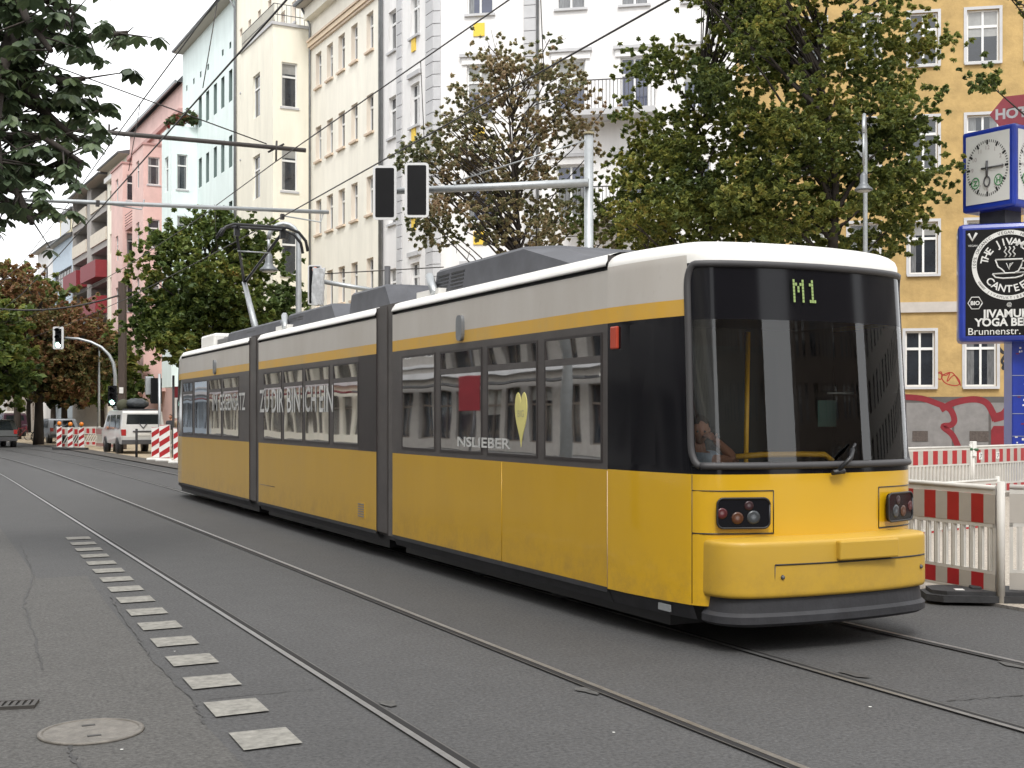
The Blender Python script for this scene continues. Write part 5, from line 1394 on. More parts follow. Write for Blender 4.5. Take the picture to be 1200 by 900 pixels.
# clock cube: left face runs from 1127 (far) to the blue corner post at 1188 (near)
cn = CW(1189, HZ, DC - .55); cf = CW(1127, HZ, DC + .55)
dv = (cn - cf); dv.z = 0; Wd = dv.length; dv.normalize()
zc0, zc1 = z_at(246, DC), z_at(150, DC)
PC = Matrix.Translation(Vector((cf.x, cf.y, 0))) @ Matrix.Rotation(math.atan2(dv.y, dv.x), 4, 'Z')
b = MB(); b.box(0, Wd, 0, Wd, zc0, zc1, M_blue, bev=.06, M=PC); b.build('clock_housing', t)
b = MB(); b.box(.25, .9, .3, .9, z1 - .02, zc0 + .02, M_dkmetal, M=PC); b.build('neck', t)
def clock_face(PM, parent):
    f = MB(); f.box(.12, Wd - .12, -.012, -.002, zc0 + .16, zc1 - .12, mat('clock_face_white', (.62, .62, .60), .35), M=PM); fo = f.build('clock_face', parent)
    cx, cz = Wd / 2, (zc0 + zc1) / 2 + .02; rr_ = (Wd - .36) / 2
    g = MB()
    def Q(x, z, y=-.016): return PM @ Vector((cx + x, y, cz + z))
    for k in range(60):
        a = 2 * math.pi * k / 60; w = .022 if k % 5 == 0 else .009; l = .09 if k % 5 == 0 else .05; r1 = rr_ * 1.08
        ca, sa = math.cos(a), math.sin(a)
        g.face([Q(ca * (r1 - l) - sa * w, (sa * (r1 - l) + ca * w) * 1.2), Q(ca * (r1 - l) + sa * w, (sa * (r1 - l) - ca * w) * 1.2), Q(ca * r1 + sa * w, (sa * r1 - ca * w) * 1.2), Q(ca * r1 - sa * w, (sa * r1 + ca * w) * 1.2)], M_black)
    for k in range(1, 13):
        a = R(90 - 30 * k); g.text(str(k), .13, mat('clock_numeral_grey', (.35, .3, .3), .6), PM @ Matrix.Translation((cx + math.cos(a) * rr_ * .78, -.016, cz + math.sin(a) * rr_ * .95 - .05)) @ Matrix.Rotation(R(90), 4, 'X'), ext=0)
    g.build('clock_dial', fo, fix=False)
    h = MB(); h.tube([Q(0, .16, -.03), Q(0, -.20, -.03)], .028, M_dkmetal, n=5); h.tube([Q(-.14, .0, -.035), Q(rr_ * .85, .0, -.035)], .02, M_dkmetal, n=5)
    for k in range(14):
        a, c = 2 * math.pi * k / 14, 2 * math.pi * (k + 1) / 14; h.tube([Q(.075 * math.cos(a), -.30 + .11 * math.sin(a), -.03), Q(.075 * math.cos(c), -.30 + .11 * math.sin(c), -.03)], .018, M_dkmetal, n=4)
    h.build('clock_hands', fo)
    e = MB(); mg = mat('clock_green', (.03, .22, .06), .5)
    for x, ch in ((-.30, 'Z'), (.28, 'H')):
        for k in range(16):
            a, c = 2 * math.pi * k / 16, 2 * math.pi * (k + 1) / 16; e.tube([Q(x + .095 * math.cos(a), -.30 + .12 * math.sin(a)), Q(x + .095 * math.cos(c), -.30 + .12 * math.sin(c))], .012, mg, n=4)
        e.text(ch, .16, mg, PM @ Matrix.Translation((cx + x, -.017, cz - .36)) @ Matrix.Rotation(R(90), 4, 'X'), ext=0, bold=.006)
    e.build('clock_emblem', fo, fix=False)
clock_face(PC, t)
PC2 = PC @ Matrix.Translation((Wd, 0, 0)) @ Matrix.Rotation(R(90), 4, 'Z')
clock_face(PC2, t)
# hotel arrow above
hs = empty('hotel_sign', tuple(W(1190, HZ, DC + .4).xy) + (0,), 0, 'red arrow shaped hotel sign fixed above the blue clock', 'sign')
hb = W(1190, HZ, DC + .4)
b = MB(); PH = Matrix.Translation(W(1160, HZ, DC + .9) - Vector((hb.x, hb.y, EYE))) @ Matrix.Rotation(math.atan2(rt.y, rt.x) - R(28), 4, 'Z')
zh = (z_at(128, DC), z_at(112, DC)); zm = z_at(124, DC)
b.prism([(0, zm), (.32, zm - .42), (2.0, zm - .42), (2.0, zm + .38), (.32, zm + .38)], .08, mat('faded_red_sign', (.42, .07, .09), .45, var=.1), M=PH @ Matrix.Rotation(R(90), 4, 'X')); ho = b.build('sign_board', hs)
b = MB(); b.text('HOTEL', .32, M_pw, PH @ Matrix.Translation((.12, -.085, zm - .12)) @ Matrix.Rotation(R(90), 4, 'X'), ext=.001, ax='LEFT', bold=.012); b.build('sign_lettering', hs, fix=False)
b = MB(); b.tube([(0, 0, zc1 - .02), (0, 0, zm - .3)], .05, M_dkmetal, n=8); b.build('bracket', hs)

# ------------------------------------------------------------------ barriers
M_bw = mat('barrier_white_plastic', (.56, .54, .50), .5, var=.12, scale=3)
M_brw = mat('barrier_sheeting_grey', (.42, .39, .35), .45, var=.08)
M_brr = mat('barrier_sheeting_red', (.36, .018, .022), .4, var=.12)
def barrier(L_, slant=False, stripes=None, h=1.06, seed=0, slatn=None, post=True):
    t = empty('site_barrier', (0, 0, 0))
    b = MB(); b.tube([(0, 0, h), (L_, 0, h)], .024, M_bw, n=8); b.box(0, L_, -.012, .012, h - .06, h - .002, M_bw)
    b.box(0, L_, -.018, .018, h - .36, h - .325, M_bw); b.box(0, L_, -.016, .016, .28, .31, M_bw); b.box(0, L_, -.018, .018, .10, .13, M_bw); b.box(0, .03, -.018, .018, .1, h - .02, M_bw); b.box(L_ - .03, L_, -.018, .018, .1, h - .02, M_bw)
    b.tube([(0, 0, .12), (L_, 0, .12)], .02, M_bw, n=6); b.build('frame', t)
    s = MB(); x = .06; per = .115
    if not slant:
        while x < L_ - .08:
            s.box(x, x + .05, -.014, .014, .31, h - .36, M_bw); s.box(x + .02, x + .03, -.020, -.0145, .31, h - .36, M_bw); x += per
    else:
        while x < L_ - .25:
            s.prism([(x, .31), (x + .05, .31), (x + .25, h - .37), (x + .20, h - .37)], .02, M_bw, M=Matrix.Translation((0, .01, 0)) @ Matrix.Rotation(R(90), 4, 'X')); x += .12
    s.build('slats', t)
    bd = MB(); z0_, z1_ = h - .325, h - .062; w = .155; k = 0; x = 0
    while x < L_ - .001:
        x2 = min(L_, x + w); bd.box(x, x2, -.020, -.004, z0_, z1_, M_brr if k % 2 == seed % 2 else M_brw); x = x2; k += 1
    bd.build('striped_board', t)
    bd = MB(); k = 0; x = 0
    while x < L_ - .001:
        x2 = min(L_, x + w); bd.box(x, x2, -.019, -.004, .132, .278, M_brr if k % 2 == seed % 2 else M_brw); x = x2; k += 1
    bd.build('lower_board', t)
    if post:
        p = MB(); p.tube([(L_ + .05, 0, .02), (L_ + .05, 0, h + .06)], .035, M_bw, n=8); p.build('post', t)
    return t
def place(o, p0, p1, label, cat, grp):
    o.location = (p0.x, p0.y, p0.z); o.rotation_euler = (0, 0, math.atan2(p1.y - p0.y, p1.x - p0.x)); return tag(o, label, cat, grp)
A0 = W(1071, HZ, 12.15); A1 = W(1168, HZ, 11.15); A0.z = A1.z = 0
dirn = (A1 - A0).normalized(); S = A1 - dirn * 2.0
g_ = 'red and white plastic barriers round the roadworks'
o = barrier(2.0, seed=1); place(o, S, A1, 'near red and white barrier emerging from behind the tram front', 'barrier', g_)
B0 = W(1183, HZ, 11.3); B0.z = 0; B1 = B0 + Vector((1.6, -.8, 0)); B1 = W(1290, HZ, 11.0); B1.z = 0
o = barrier(2.0, seed=1); place(o, B0, B1, 'near barrier cut off by the right edge, with sagging top tape', 'barrier', g_)
def foot(c, ang, label, grp='rubber foot plates of the barriers', s=1.0):
    b = MB(); P = [(-.40, -.12), (-.30, -.20), (.30, -.20), (.40, -.12), (.40, .12), (.30, .20), (-.30, .20), (-.40, .12)]
    b.prism([(x * s, y * s) for x, y in P], .06, M_rubber); b.prism([(x * s * .9, y * s * .85) for x, y in P], .095, M_rubber); b.box(-.10, .10, -.06, .06, .09, .12, M_rubber, bev=.01)
    o = b.build('foot_plate', loc=(c.x, c.y, .032)); o.rotation_euler[2] = ang; 
    return tag(o, label, 'foot plate', grp)
fc = W(1150, HZ, 11.35); fo_ = foot(Vector((fc.x, fc.y, 0)), math.atan2(rt.y, rt.x) - .12, 'black rubber foot plate under the near barrier post', s=1.3)
b = MB(); b.box(-.26, -.18, -.14, -.06, .0955, .099, M_whitep); b.build('sticker', fo_)
# second row
p = [W(1020, HZ, 22.8), W(1136, HZ, 24.6), W(1139, HZ, 24.7), W(1232, HZ, 27.0)]
for v in p: v.z = .03
o = barrier((p[1] - p[0]).length, seed=0); place(o, p[0], p[1], 'farther barrier in front of the silver and red graffiti, left of the white post', 'barrier', g_)
o = barrier((p[3] - p[2]).length, seed=1); place(o, p[2], p[3], 'farther barrier in front of the blue clock column, with stickers on its board', 'barrier', g_)
q = MB(); 
for x in (.24, .95): q.box(x, x + .13, -.026, -.0205, .80, .94, M_whitep); q.tube([(x + .03, -.028, .83), (x + .08, -.028, .86), (x + .05, -.028, .92), (x + .1, -.028, .9)], .01, M_zinc, n=4)
q.build('sticker', o)
pz = p[2]; b = MB(); b.box(-.05, .05, -.05, .05, .9, 1.2, M_whitep, bev=.01); b.tube([(0, 0, 0), (0, 0, .95)], .03, M_bw, n=8); b.tube([(-.1, 0, 1.05), (.07, -.06, 1.03)], .03, mat('green_tape', (.05, .12, .06), .6), n=6)
o = b.build('barrier_post', loc=(pz.x - .02, pz.y - .05, 0)); tag(o, 'white post with a square cap and green tape between the two farther barriers', 'post')
# third barrier glimpsed between them, lower
o = barrier(2.2, seed=0); q0, q1 = W(1075, HZ, 17.5), W(1200, HZ, 19.5); q0.z = q1.z = -.18
o.scale = (1, 1, .86); place(o, q0, q1, 'low middle barrier seen through the gaps of the near barrier', 'barrier', g_)

# left rows by the van
for k, (xa, xb, Da, Db_, lab) in enumerate(((72, 96, 62, 62.5, 'left white lattice barrier behind the three striped beacons'), (98, 116, 66, 66, 'white lattice barrier between the beacons and the van, left one'), (113, 133, 64, 60, 'white lattice barrier with red squares touching the van on its left'), (188, 206, 50, 51, 'white lattice barrier right of the van beside the tram tail'))):
    a, c = W(xa, HZ, Da), W(xb, HZ, Db_); a.z = c.z = .03
    o = barrier((c - a).length, slant=True, seed=k); place(o, a, c, lab, 'barrier', g_)
def beacon(px, D, w, h, label, lamp=None, tilt=0, mirror=1):
    p = W(px, HZ, D); t = empty('striped_beacon', (p.x, p.y, .03), -TH + tilt, label, 'beacon', 'red and white striped traffic beacons')
    b = MB(); n = 5; sl = w * .6
    b.box(-w / 2, w / 2, -.015, .03, .12, h, M_whitep)
    st_ = h / 3.4
    for k in range(-1, 6):
        z = .12 + k * st_
        lo = [(-w / 2 + .01, z), (w / 2 - .01, z + sl * mirror), (w / 2 - .01, z + sl * mirror + st_ * .5), (-w / 2 + .01, z + st_ * .5)]
        lo = [(x, min(max(zz, .13), h - .01)) for x, zz in lo]
        b.face([(x, -.019, zz) for x, zz in lo], M_brr)
    b.build('striped_panel', t, fix=False)
    f = MB(); f.box(-.3, .3, -.2, .2, 0, .10, M_whitep if D < 50 else M_rubber, bev=.03); f.build('foot', t)
    if lamp:
        l = MB(); l.lathe([(.09, -.05), (.11, 0), (.09, .05)], mat('amber_warning_lens', (.75, .22, .02), .3), n=14, M=Matrix.Translation((0, 0, h + .14)) @ Matrix.Rotation(R(90), 4, 'X')); l.box(-.05, .05, -.04, .04, h, h + .05, M_black); l.build('warning_lamp', t)
    return t
beacon(69.5, 61.5, .26, 1.15, 'leftmost striped beacon, in front of the silver car, amber lamp on top', True)
beacon(82.5, 61, .26, 1.12, 'middle striped beacon of the left three, amber lamp on top', True)
beacon(95.5, 61, .28, 1.12, 'right striped beacon of the left three, next to the white barriers', True)
beacon(182.5, 46.5, .32, 1.25, 'slim striped beacon just left of the grey signal post', None)
beacon(193, 45.5, .40, 1.35, 'wide striped beacon just right of the grey signal post', None)
beacon(208.5, 43.6, .32, 1.25, 'striped beacon half hidden by the tail of the tram', None)
p = W(160, HZ, 50); b = MB(); b.tube([(0, 0, 0), (0, 0, 1.15)], .05, M_rubber, n=8); o = b.build('bollard', loc=(p.x, p.y, .03)); tag(o, 'thin dark bollard standing behind the rear of the white van', 'bollard')
# warning lamp on stand right of silver car
# ------------------------------------------------------------------ vehicles
M_tyre = mat('tyre_rubber', (.02, .02, .02), .85); M_rim = mat('wheel_rim', (.35, .35, .36), .35, .7)
M_cglass = mat('car_glass', (.018, .022, .024), .08, spec=.9)
def vehicle(name, label, cat, loc, rz, prof, Wv, paint, wheels, r, glass_side, rear_glass, extras, tum=.12, belt=.95):
    """local x = forward length (0 at the rear), y across, z up. prof: side outline (x,z)."""
    t = empty(name, loc, rz, label, cat)
    b = MB(); n = len(prof)
    def wd(z): return Wv / 2 * (1 - (max(0, z - belt) * tum)) - (.03 if z < .45 else 0)
    for s in (-1, 1):
        b.face([(x, s * (wd(z) - .03), z) for x, z in prof], paint)
    rows_ = []
    for k, (x, z) in enumerate(prof):
        x2, z2 = prof[(k + 1) % n]
        wa, wb = wd(z), wd(z2)
        cx = sum(p[0] for p in prof) / n; cz = sum(p[1] for p in prof) / n
        def ins(x, z, e): dx, dz = x - cx, z - cz; l = math.hypot(dx, dz); return (x - dx / l * e, z - dz / l * e)
        b.face([(x, -(wa - .05), z), (x2, -(wb - .05), z2), (x2, (wb - .05), z2), (x, (wa - .05), z)], paint)
        for s in (-1, 1):
            xa, za = ins(x, z, .035); xb, zb = ins(x2, z2, .035)
            b.face([(x, s * (wa - .05), z), (x2, s * (wb - .05), z2), (xb, s * wb, zb), (xa, s * wa, za)], paint, True)
    for s in (-1, 1): b.face([(ins(x, z, .035)[0], s * wd(z), ins(x, z, .035)[1]) for x, z in prof], paint)
    b.build('body', t)
    for (x0, x1, z0, z1, x0t, x1t) in glass_side:
        for s in (-1, 1):
            g = MB(); g.face([(x0, s * (wd(z0) + .004), z0), (x1, s * (wd(z0) + .004), z0), (x1t, s * (wd(z1) + .004), z1), (x0t, s * (wd(z1) + .004), z1)], M_cglass); g.build('side_window', t, fix=False)
    g = MB(); g.face([(p[0] - .006, q, p[1]) for p, q in rear_glass], M_cglass); g.build('rear_window', t, fix=False)
    for wx in wheels:
        for s in (-1, 1):
            M = Matrix.Translation((wx, s * (Wv / 2 - .10), r)) @ Matrix.Rotation(R(90), 4, 'X')
            w = MB(); w.lathe([(r * .6, -.11), (r, -.10), (r, .10), (r * .6, .11)], M_tyre, n=20, M=M); wo = w.build('wheel', t)
            w = MB(); w.lathe([(r * .6, -.112), (r * .15, -.10 if s > 0 else -.112), (.0, -.112)] if False else [(r * .6, -.115), (r * .6, .115)], M_rim, n=16, M=M); w.build('rim', wo)
            a = MB(); a.lathe([(r + .06, -.115), (r + .06, .111)], M_black, n=20, M=M @ Matrix.Translation((0, 0, 0))); a.build('wheel_arch', t)
    for nm, args, m in extras:
        e = MB(); e.box(*args, m, bev=.015); e.build(nm, t)
    return t
ang = math.atan2(1, 0)   # heading along +Y
M_van = mat('van_white_paint', (.62, .62, .60), .3, coat=.5, var=.05); M_tail = mat('tail_lamp_red', (.40, .02, .02), .25, coat=.6)
vp = W(168, HZ, 54.4); vprof = [(0.02, .42), (-.02, .75), (.02, 1.02), (.16, 1.80), (.30, 1.90), (3.3, 1.93), (3.75, 1.85), (4.45, 1.15), (4.85, .95), (4.9, .42)]
van = vehicle('van', 'white passenger van parked at the kerb seen from behind, dark load on its roof', 'van', (vp.x, vp.y, .03), R(92), vprof, 1.90, M_van, (.95, 3.95), .33,
    [(.55, 1.45, 1.10, 1.72, .60, 1.45), (1.6, 2.9, 1.10, 1.72, 1.6, 2.9), (3.05, 4.1, 1.08, 1.70, 3.05, 3.62)],
    [((.045, 1.10), -.74), ((.045, 1.10), .74), ((.145, 1.74), .66), ((.145, 1.74), -.66)],
    [('bumper', (-.12, .25, -.92, .92, .42, .62), M_dkmetal), ('tail_lamp', (-.03, .14, -.94, -.74, .80, 1.08), M_tail), ('tail_lamp', (-.03, .14, .74, .94, .80, 1.08), M_tail), ('licence_plate', (-.045, -.03, -.30, .25, .80, .93), M_whitep), ('handle_strip', (-.04, .02, -.45, .45, .96, 1.02), M_dkmetal)])
b = MB(); b.tube([(.02, .0, 1.12), (.05, .18, 1.35)], .02, M_black, n=4); b.tube([(.02, .0, 1.12), (.05, -.18, 1.35)], .02, M_black, n=4); b.build('rear_wiper', van)
b = MB(); b.box(.6, 3.2, -.7, .7, 1.93, 1.98, M_dkmetal)
b.build('roof_rack', van)
lb = MB(); bm = bmesh.new(); bmesh.ops.create_icosphere(bm, subdivisions=3, radius=1); rn = random.Random(4)
for v in bm.verts: v.co = Vector((v.co.x * .8, v.co.y * .52, max(-.9, v.co.z) * .26)) * (1 + .10 * math.sin(v.co.x * 9) * math.cos(v.co.y * 7))
lb.bm(bm, mat('dark_tarpaulin', (.03, .035, .04), .6, var=.3), M=Matrix.Translation((0, 0, 0)), sm=True)
lo = lb.build('roof_load'); v3 = van.matrix_basis @ Vector((1.3, .05, 2.2)); lo.location = v3; lo.rotation_euler[2] = R(92); tag(lo, 'dark rounded bundle strapped on the roof of the white van', 'roof load')
lb = MB(); bm = bmesh.new(); bmesh.ops.create_icosphere(bm, subdivisions=2, radius=.3)
lb.bm(bm, mat('olive_bag', (.06, .06, .035), .8), sm=True); lo = lb.build('bag'); lo.location = van.matrix_basis @ Vector((1.3, .62, 2.13)); tag(lo, 'small olive bag on the left edge of the van roof', 'bag')
cp = W(76, HZ, 75); M_silver = mat('silver_car_paint', (.36, .37, .39), .3, .4, coat=.5)
hprof = [(0.03, .35), (0, .62), (.08, .92), (.50, 1.40), (.70, 1.48), (2.2, 1.50), (2.5, 1.42), (3.15, .98), (3.9, .85), (4.0, .38)]
vehicle('hatchback', 'silver hatchback parked on the far left behind the striped beacons', 'car', (cp.x, cp.y, .03), R(98), hprof, 1.72, M_silver, (.65, 3.2), .30,
    [(.75, 1.6, .95, 1.38, .85, 1.6), (1.7, 2.95, .95, 1.38, 1.7, 2.42)], [((.10, .95), -.64), ((.10, .95), .64), ((.48, 1.40), .54), ((.48, 1.40), -.54)],
    [('bumper', (-.06, .25, -.84, .84, .35, .55), M_dkmetal), ('tail_lamp', (.0, .14, -.84, -.66, .72, .95), M_tail), ('tail_lamp', (.0, .14, .66, .84, .72, .95), M_tail), ('licence_plate', (-.03, .02, -.26, .26, .60, .71), M_whitep)])
cp = W(1, HZ, 66)
vehicle('hatchback', 'dark car at the left edge of the picture, mostly out of view', 'car', (cp.x, cp.y, .0), R(98), hprof, 1.72, mat('near_black_car_paint', (.03, .032, .03), .3, coat=.5), (.65, 3.2), .30,
    [(.75, 1.6, .95, 1.38, .85, 1.6), (1.7, 2.95, .95, 1.38, 1.7, 2.42)], [((.10, .95), -.64), ((.10, .95), .64), ((.48, 1.40), .54), ((.48, 1.40), -.54)],
    [('bumper', (-.06, .25, -.84, .84, .35, .55), M_dkmetal), ('tail_lamp', (.0, .14, -.84, -.66, .72, .95), M_tail), ('tail_lamp', (.0, .14, .66, .84, .72, .95), M_tail)])
cp = W(18, HZ, 100)
vehicle('van', 'dark purple van with a white roof far down the street under the trees', 'van', (cp.x, cp.y, .0), R(98), vprof, 1.90, mat('dark_purple_paint', (.05, .02, .035), .35, coat=.4), (.95, 3.95), .33,
    [(.55, 1.45, 1.10, 1.72, .60, 1.45)], [((.045, 1.10), -.74), ((.045, 1.10), .74), ((.145, 1.74), .66), ((.145, 1.74), -.66)], [('white_roof', (.25, 3.4, -.8, .8, 1.9, 2.08), M_whitep)])
def bicycle(px, D, rz, label, m):
    p = W(px, HZ, D); t = empty('bicycle', (p.x, p.y, .03), rz, label, 'bicycle', 'bicycles parked under the red tree')
    for x in (-.52, .52):
        w = MB(); w.tube([(x + .33 * math.cos(k * math.pi / 10), 0, .34 + .33 * math.sin(k * math.pi / 10)) for k in range(21)], .022, M_tyre, n=6)
        for k in range(8): w.tube([(x, 0, .34), (x + .32 * math.cos(k * math.pi / 4), 0, .34 + .32 * math.sin(k * math.pi / 4))], .005, M_rim, n=3)
        w.build('wheel', t)
    f = MB()
    for a, c in (((-.52, .34), (-.1, .32)), ((-.52, .34), (-.2, .82)), ((-.1, .32), (-.22, .90)), ((-.1, .32), (.38, .80)), ((-.2, .80), (.36, .86)), ((.52, .34), (.34, 1.0))): f.tube([(a[0], 0, a[1]), (c[0], 0, c[1])], .018, m, n=6)
    f.build('frame', t)
    s = MB(); s.box(-.34, -.12, -.06, .06, .92, .98, M_black, bev=.02); s.build('saddle', t)
    h = MB(); h.tube([(.25, -.28, 1.03), (.34, -.1, 1.05), (.34, .1, 1.05), (.25, .28, 1.03)], .014, M_metal, n=6); h.build('handlebar', t)
    return t
bicycle(52, 78, .3, 'dark bicycle leaning next to the silver car', M_black)
bicycle(45, 82, 1.0, 'grey bicycle, second from the silver car', M_zinc)
bicycle(25, 84, .5, 'red bicycle farthest from the silver car', M_red)

# ------------------------------------------------------------------ people (skinned)
def skinned(name, verts, edges, radii, root_i, m, parent=None, sub=2):
    me = bpy.data.meshes.new(name); me.from_pydata([tuple(v) for v in verts], edges, []); o = bpy.data.objects.new(name, me); C.objects.link(o)
    md = o.modifiers.new('s', 'SKIN'); md.use_smooth_shade = True
    for i, v in enumerate(me.skin_vertices[0].data): v.radius = radii[i] if isinstance(radii[i], tuple) else (radii[i], radii[i]); v.use_root = (i == root_i)
    sb = o.modifiers.new('b', 'SUBSURF'); sb.levels = sub; sb.render_levels = sub
    dg = bpy.context.evaluated_depsgraph_get(); dg.update(); m2 = bpy.data.meshes.new_from_object(o.evaluated_get(dg)); bpy.data.objects.remove(o)
    m2.materials.clear(); m2.materials.append(m)
    for p in m2.polygons: p.use_smooth = True
    q = bpy.data.objects.new(name, m2); C.objects.link(q); q.parent = parent
    return q
def head_mesh(parent, c, yaw, skin, hair, pitch=0, s=1.0):
    """face looks along local -y before yaw"""
    bm = bmesh.new(); bmesh.ops.create_icosphere(bm, subdivisions=4, radius=1)
    for v in bm.verts:
        x, y, z = v.co
        r = Vector((x * .076, y * .096, z * .115))
        if z < -.1: r.x *= 1 - .28 * (-z - .1); 
        if y < 0 and z < .0: r.y *= 1 + .06 * -z
        f = math.exp(-(x / .16) ** 2 - ((z + .12) / .20) ** 2) * (1 if y < -.6 else 0); r.y -= .020 * f            # nose
        for sx in (-.34, .34): f = math.exp(-((x - sx) / .16) ** 2 - ((z - .05) / .12) ** 2) * (1 if y < -.5 else 0); r.y += .012 * f
        f = math.exp(-(x / .28) ** 2 - ((z + .46) / .07) ** 2) * (1 if y < -.4 else 0); r.y -= .006 * f
        v.co = r * s
    M = Matrix.Translation(c) @ Matrix.Rotation(yaw, 4, 'Z') @ Matrix.Rotation(pitch, 4, 'X')
    b = MB(); b.bm(bm, skin, M=M, sm=True)
    for sx in (-1, 1): b.lathe([(.0, -.008), (.02, -.008), (.026, .0), (.02, .008), (0, .008)], skin, n=10, M=M @ Matrix.Translation((sx * .078 * s, .01, -.005)) @ Matrix.Rotation(R(90), 4, 'Y'))
    h = b.build('head', parent)
    e = MB()
    for sx in (-1, 1): e.lathe([(.010, 0), (.006, .004), (0, .005)], M_black, n=10, M=M @ Matrix.Translation((sx * .028 * s, -.084 * s, .006)) @ Matrix.Rotation(R(90), 4, 'X'))
    e.build('eyes', h)
    bm = bmesh.new(); bmesh.ops.create_icosphere(bm, subdivisions=3, radius=1)
    dl = [v for v in bm.verts if v.co.z < .12 - v.co.y * .45 and v.co.y < .35 or v.co.z < -.55]
    bmesh.ops.delete(bm, geom=dl, context='VERTS')
    for v in bm.verts: v.co = Vector((v.co.x * .083, v.co.y * .103 + .002, v.co.z * .122 + .002)) * s
    hb_ = MB(); hb_.bm(bm, hair, M=M, sm=True); hb_.build('hair', parent, fix=False)
    return h
M_skin = mat('skin', (.42, .20, .13), .55, var=.08); M_shirt = mat('pale_blue_shirt', (.40, .46, .55), .85, var=.15, scale=18); M_trous = mat('dark_trousers', (.03, .03, .04), .9); M_hair = mat('dark_hair', (.03, .02, .015), .7)
M_cloth2 = mat('black_jacket', (.03, .03, .035), .85); M_cloth3 = mat('beige_jacket', (.35, .26, .18), .85); 
def TW(x, y, z): return Vector((XC + x, NY + y, z))
hip = TW(-.62, 1.12, 1.02)
dr = empty('person', (hip.x, hip.y, .5), 0, 'tram driver in pale blue shirt, elbow on the sill, hand at face', 'person')
off = Vector((hip.x, hip.y, .5))
def bodyrel(vs): return [Vector(v) - off for v in vs]
J = dict(pel=TW(-.62, 1.16, 1.0), spine=TW(-.62, 1.10, 1.16), chest=TW(-.62, 1.02, 1.32), neck=TW(-.62, .98, 1.44), hd=TW(-.61, .955, 1.52),
  ls=TW(-.44, 1.0, 1.36), le=TW(-.36, .80, 1.16), lw=TW(-.42, .58, 1.22), 
  rs=TW(-.80, .98, 1.36), re=TW(-.655, .38, 1.375), rw=TW(-.63, .70, 1.53),
  lh=TW(-.53, 1.10, .98), lk=TW(-.48, .68, .98), la=TW(-.48, .60, .58), lf=TW(-.48, .46, .54), rh=TW(-.71, 1.10, .98), rk=TW(-.76, .68, .98), ra=TW(-.76, .60, .58), rf=TW(-.76, .46, .54))
keys = list(J); vs = bodyrel(J.values()); ix = {k: i for i, k in enumerate(keys)}
ed = [('pel', 'spine'), ('spine', 'chest'), ('chest', 'neck'), ('neck', 'hd'), ('chest', 'ls'), ('ls', 'le'), ('le', 'lw'), ('chest', 'rs'), ('rs', 're'), ('re', 'rw'), ('pel', 'lh'), ('lh', 'lk'), ('lk', 'la'), ('la', 'lf'), ('pel', 'rh'), ('rh', 'rk'), ('rk', 'ra'), ('ra', 'rf')]
rad = dict(pel=.13, spine=.13, chest=.14, neck=.055, hd=.05, ls=.07, le=.045, lw=.03, rs=.07, re=.046, rw=.030, lh=.085, lk=.06, la=.04, lf=.035, rh=.085, rk=.06, ra=.04, rf=.035)
skinned('body', vs, [(ix[a], ix[b_]) for a, b_ in ed], [rad[k] for k in keys], 0, M_skin, dr)
sv = bodyrel([J['pel'], J['spine'], J['chest'], J['neck'] + Vector((0, 0, -.03)), J['ls'], J['ls'].lerp(J['le'], .55), J['rs'], J['rs'].lerp(J['re'], .72)])
skinned('shirt', sv, [(0, 1), (1, 2), (2, 3), (2, 4), (4, 5), (2, 6), (6, 7)], [.15, .15, .16, .065, .085, .062, .085, .062], 0, M_shirt, dr)
skinned('trousers', bodyrel([J['pel'], J['lh'], J['lk'], J['la'], J['rh'], J['rk'], J['ra']]), [(0, 1), (1, 2), (2, 3), (0, 4), (4, 5), (5, 6)], [.145, .095, .07, .055, .095, .07, .055], 0, M_trous, dr)
head_mesh(dr, TW(-.605, .94, 1.60) - off, R(-25), M_skin, M_hair, pitch=R(12))
def hand(parent, w, d, palm_n, s=1.0, curl=.5, thumb=1):
    """w wrist, d pointing direction, palm normal"""
    d = d.normalized(); n = palm_n.normalized(); sd = d.cross(n).normalized()
    vs = [w, w + d * .045 * s, w + d * .085 * s]; es = [(0, 1), (1, 2)]; rd = [.026 * s, (.034 * s, .018 * s), (.036 * s, .016 * s)]
    for k, (o_, ln) in enumerate(((-.030, .070), (-.010, .080), (.011, .074), (.030, .058))):
        b0 = len(vs); p = w + d * .08 * s + sd * o_ * s; vs.append(p); rd.append(.0105 * s); es.append((2, b0)); dd = d
        for j in range(3):
            dd = (dd + n * curl * .5).normalized(); p = p + dd * ln * s / 2.6; vs.append(p); rd.append((.0095 - .001 * j) * s); es.append((b0 + j, b0 + j + 1))
    b0 = len(vs); p = w + d * .025 * s - sd * .03 * s * thumb; vs.append(p); rd.append(.013 * s); es.append((0, b0))
    for j in range(2): p = p + (d * .6 - sd * .5 * thumb + n * .3).normalized() * .034 * s; vs.append(p); rd.append(.010 * s); es.append((b0 + j, b0 + j + 1))
    return skinned('hand', vs, es, rd, 0, M_skin, parent)
hand(dr, J['rw'] - off, Vector((-.05, .75, .35)), Vector((.3, .4, -.6)), curl=.9)
hand(dr, J['lw'] - off, Vector((-.1, -.9, .0)), Vector((0, 0, -1)), curl=.6)

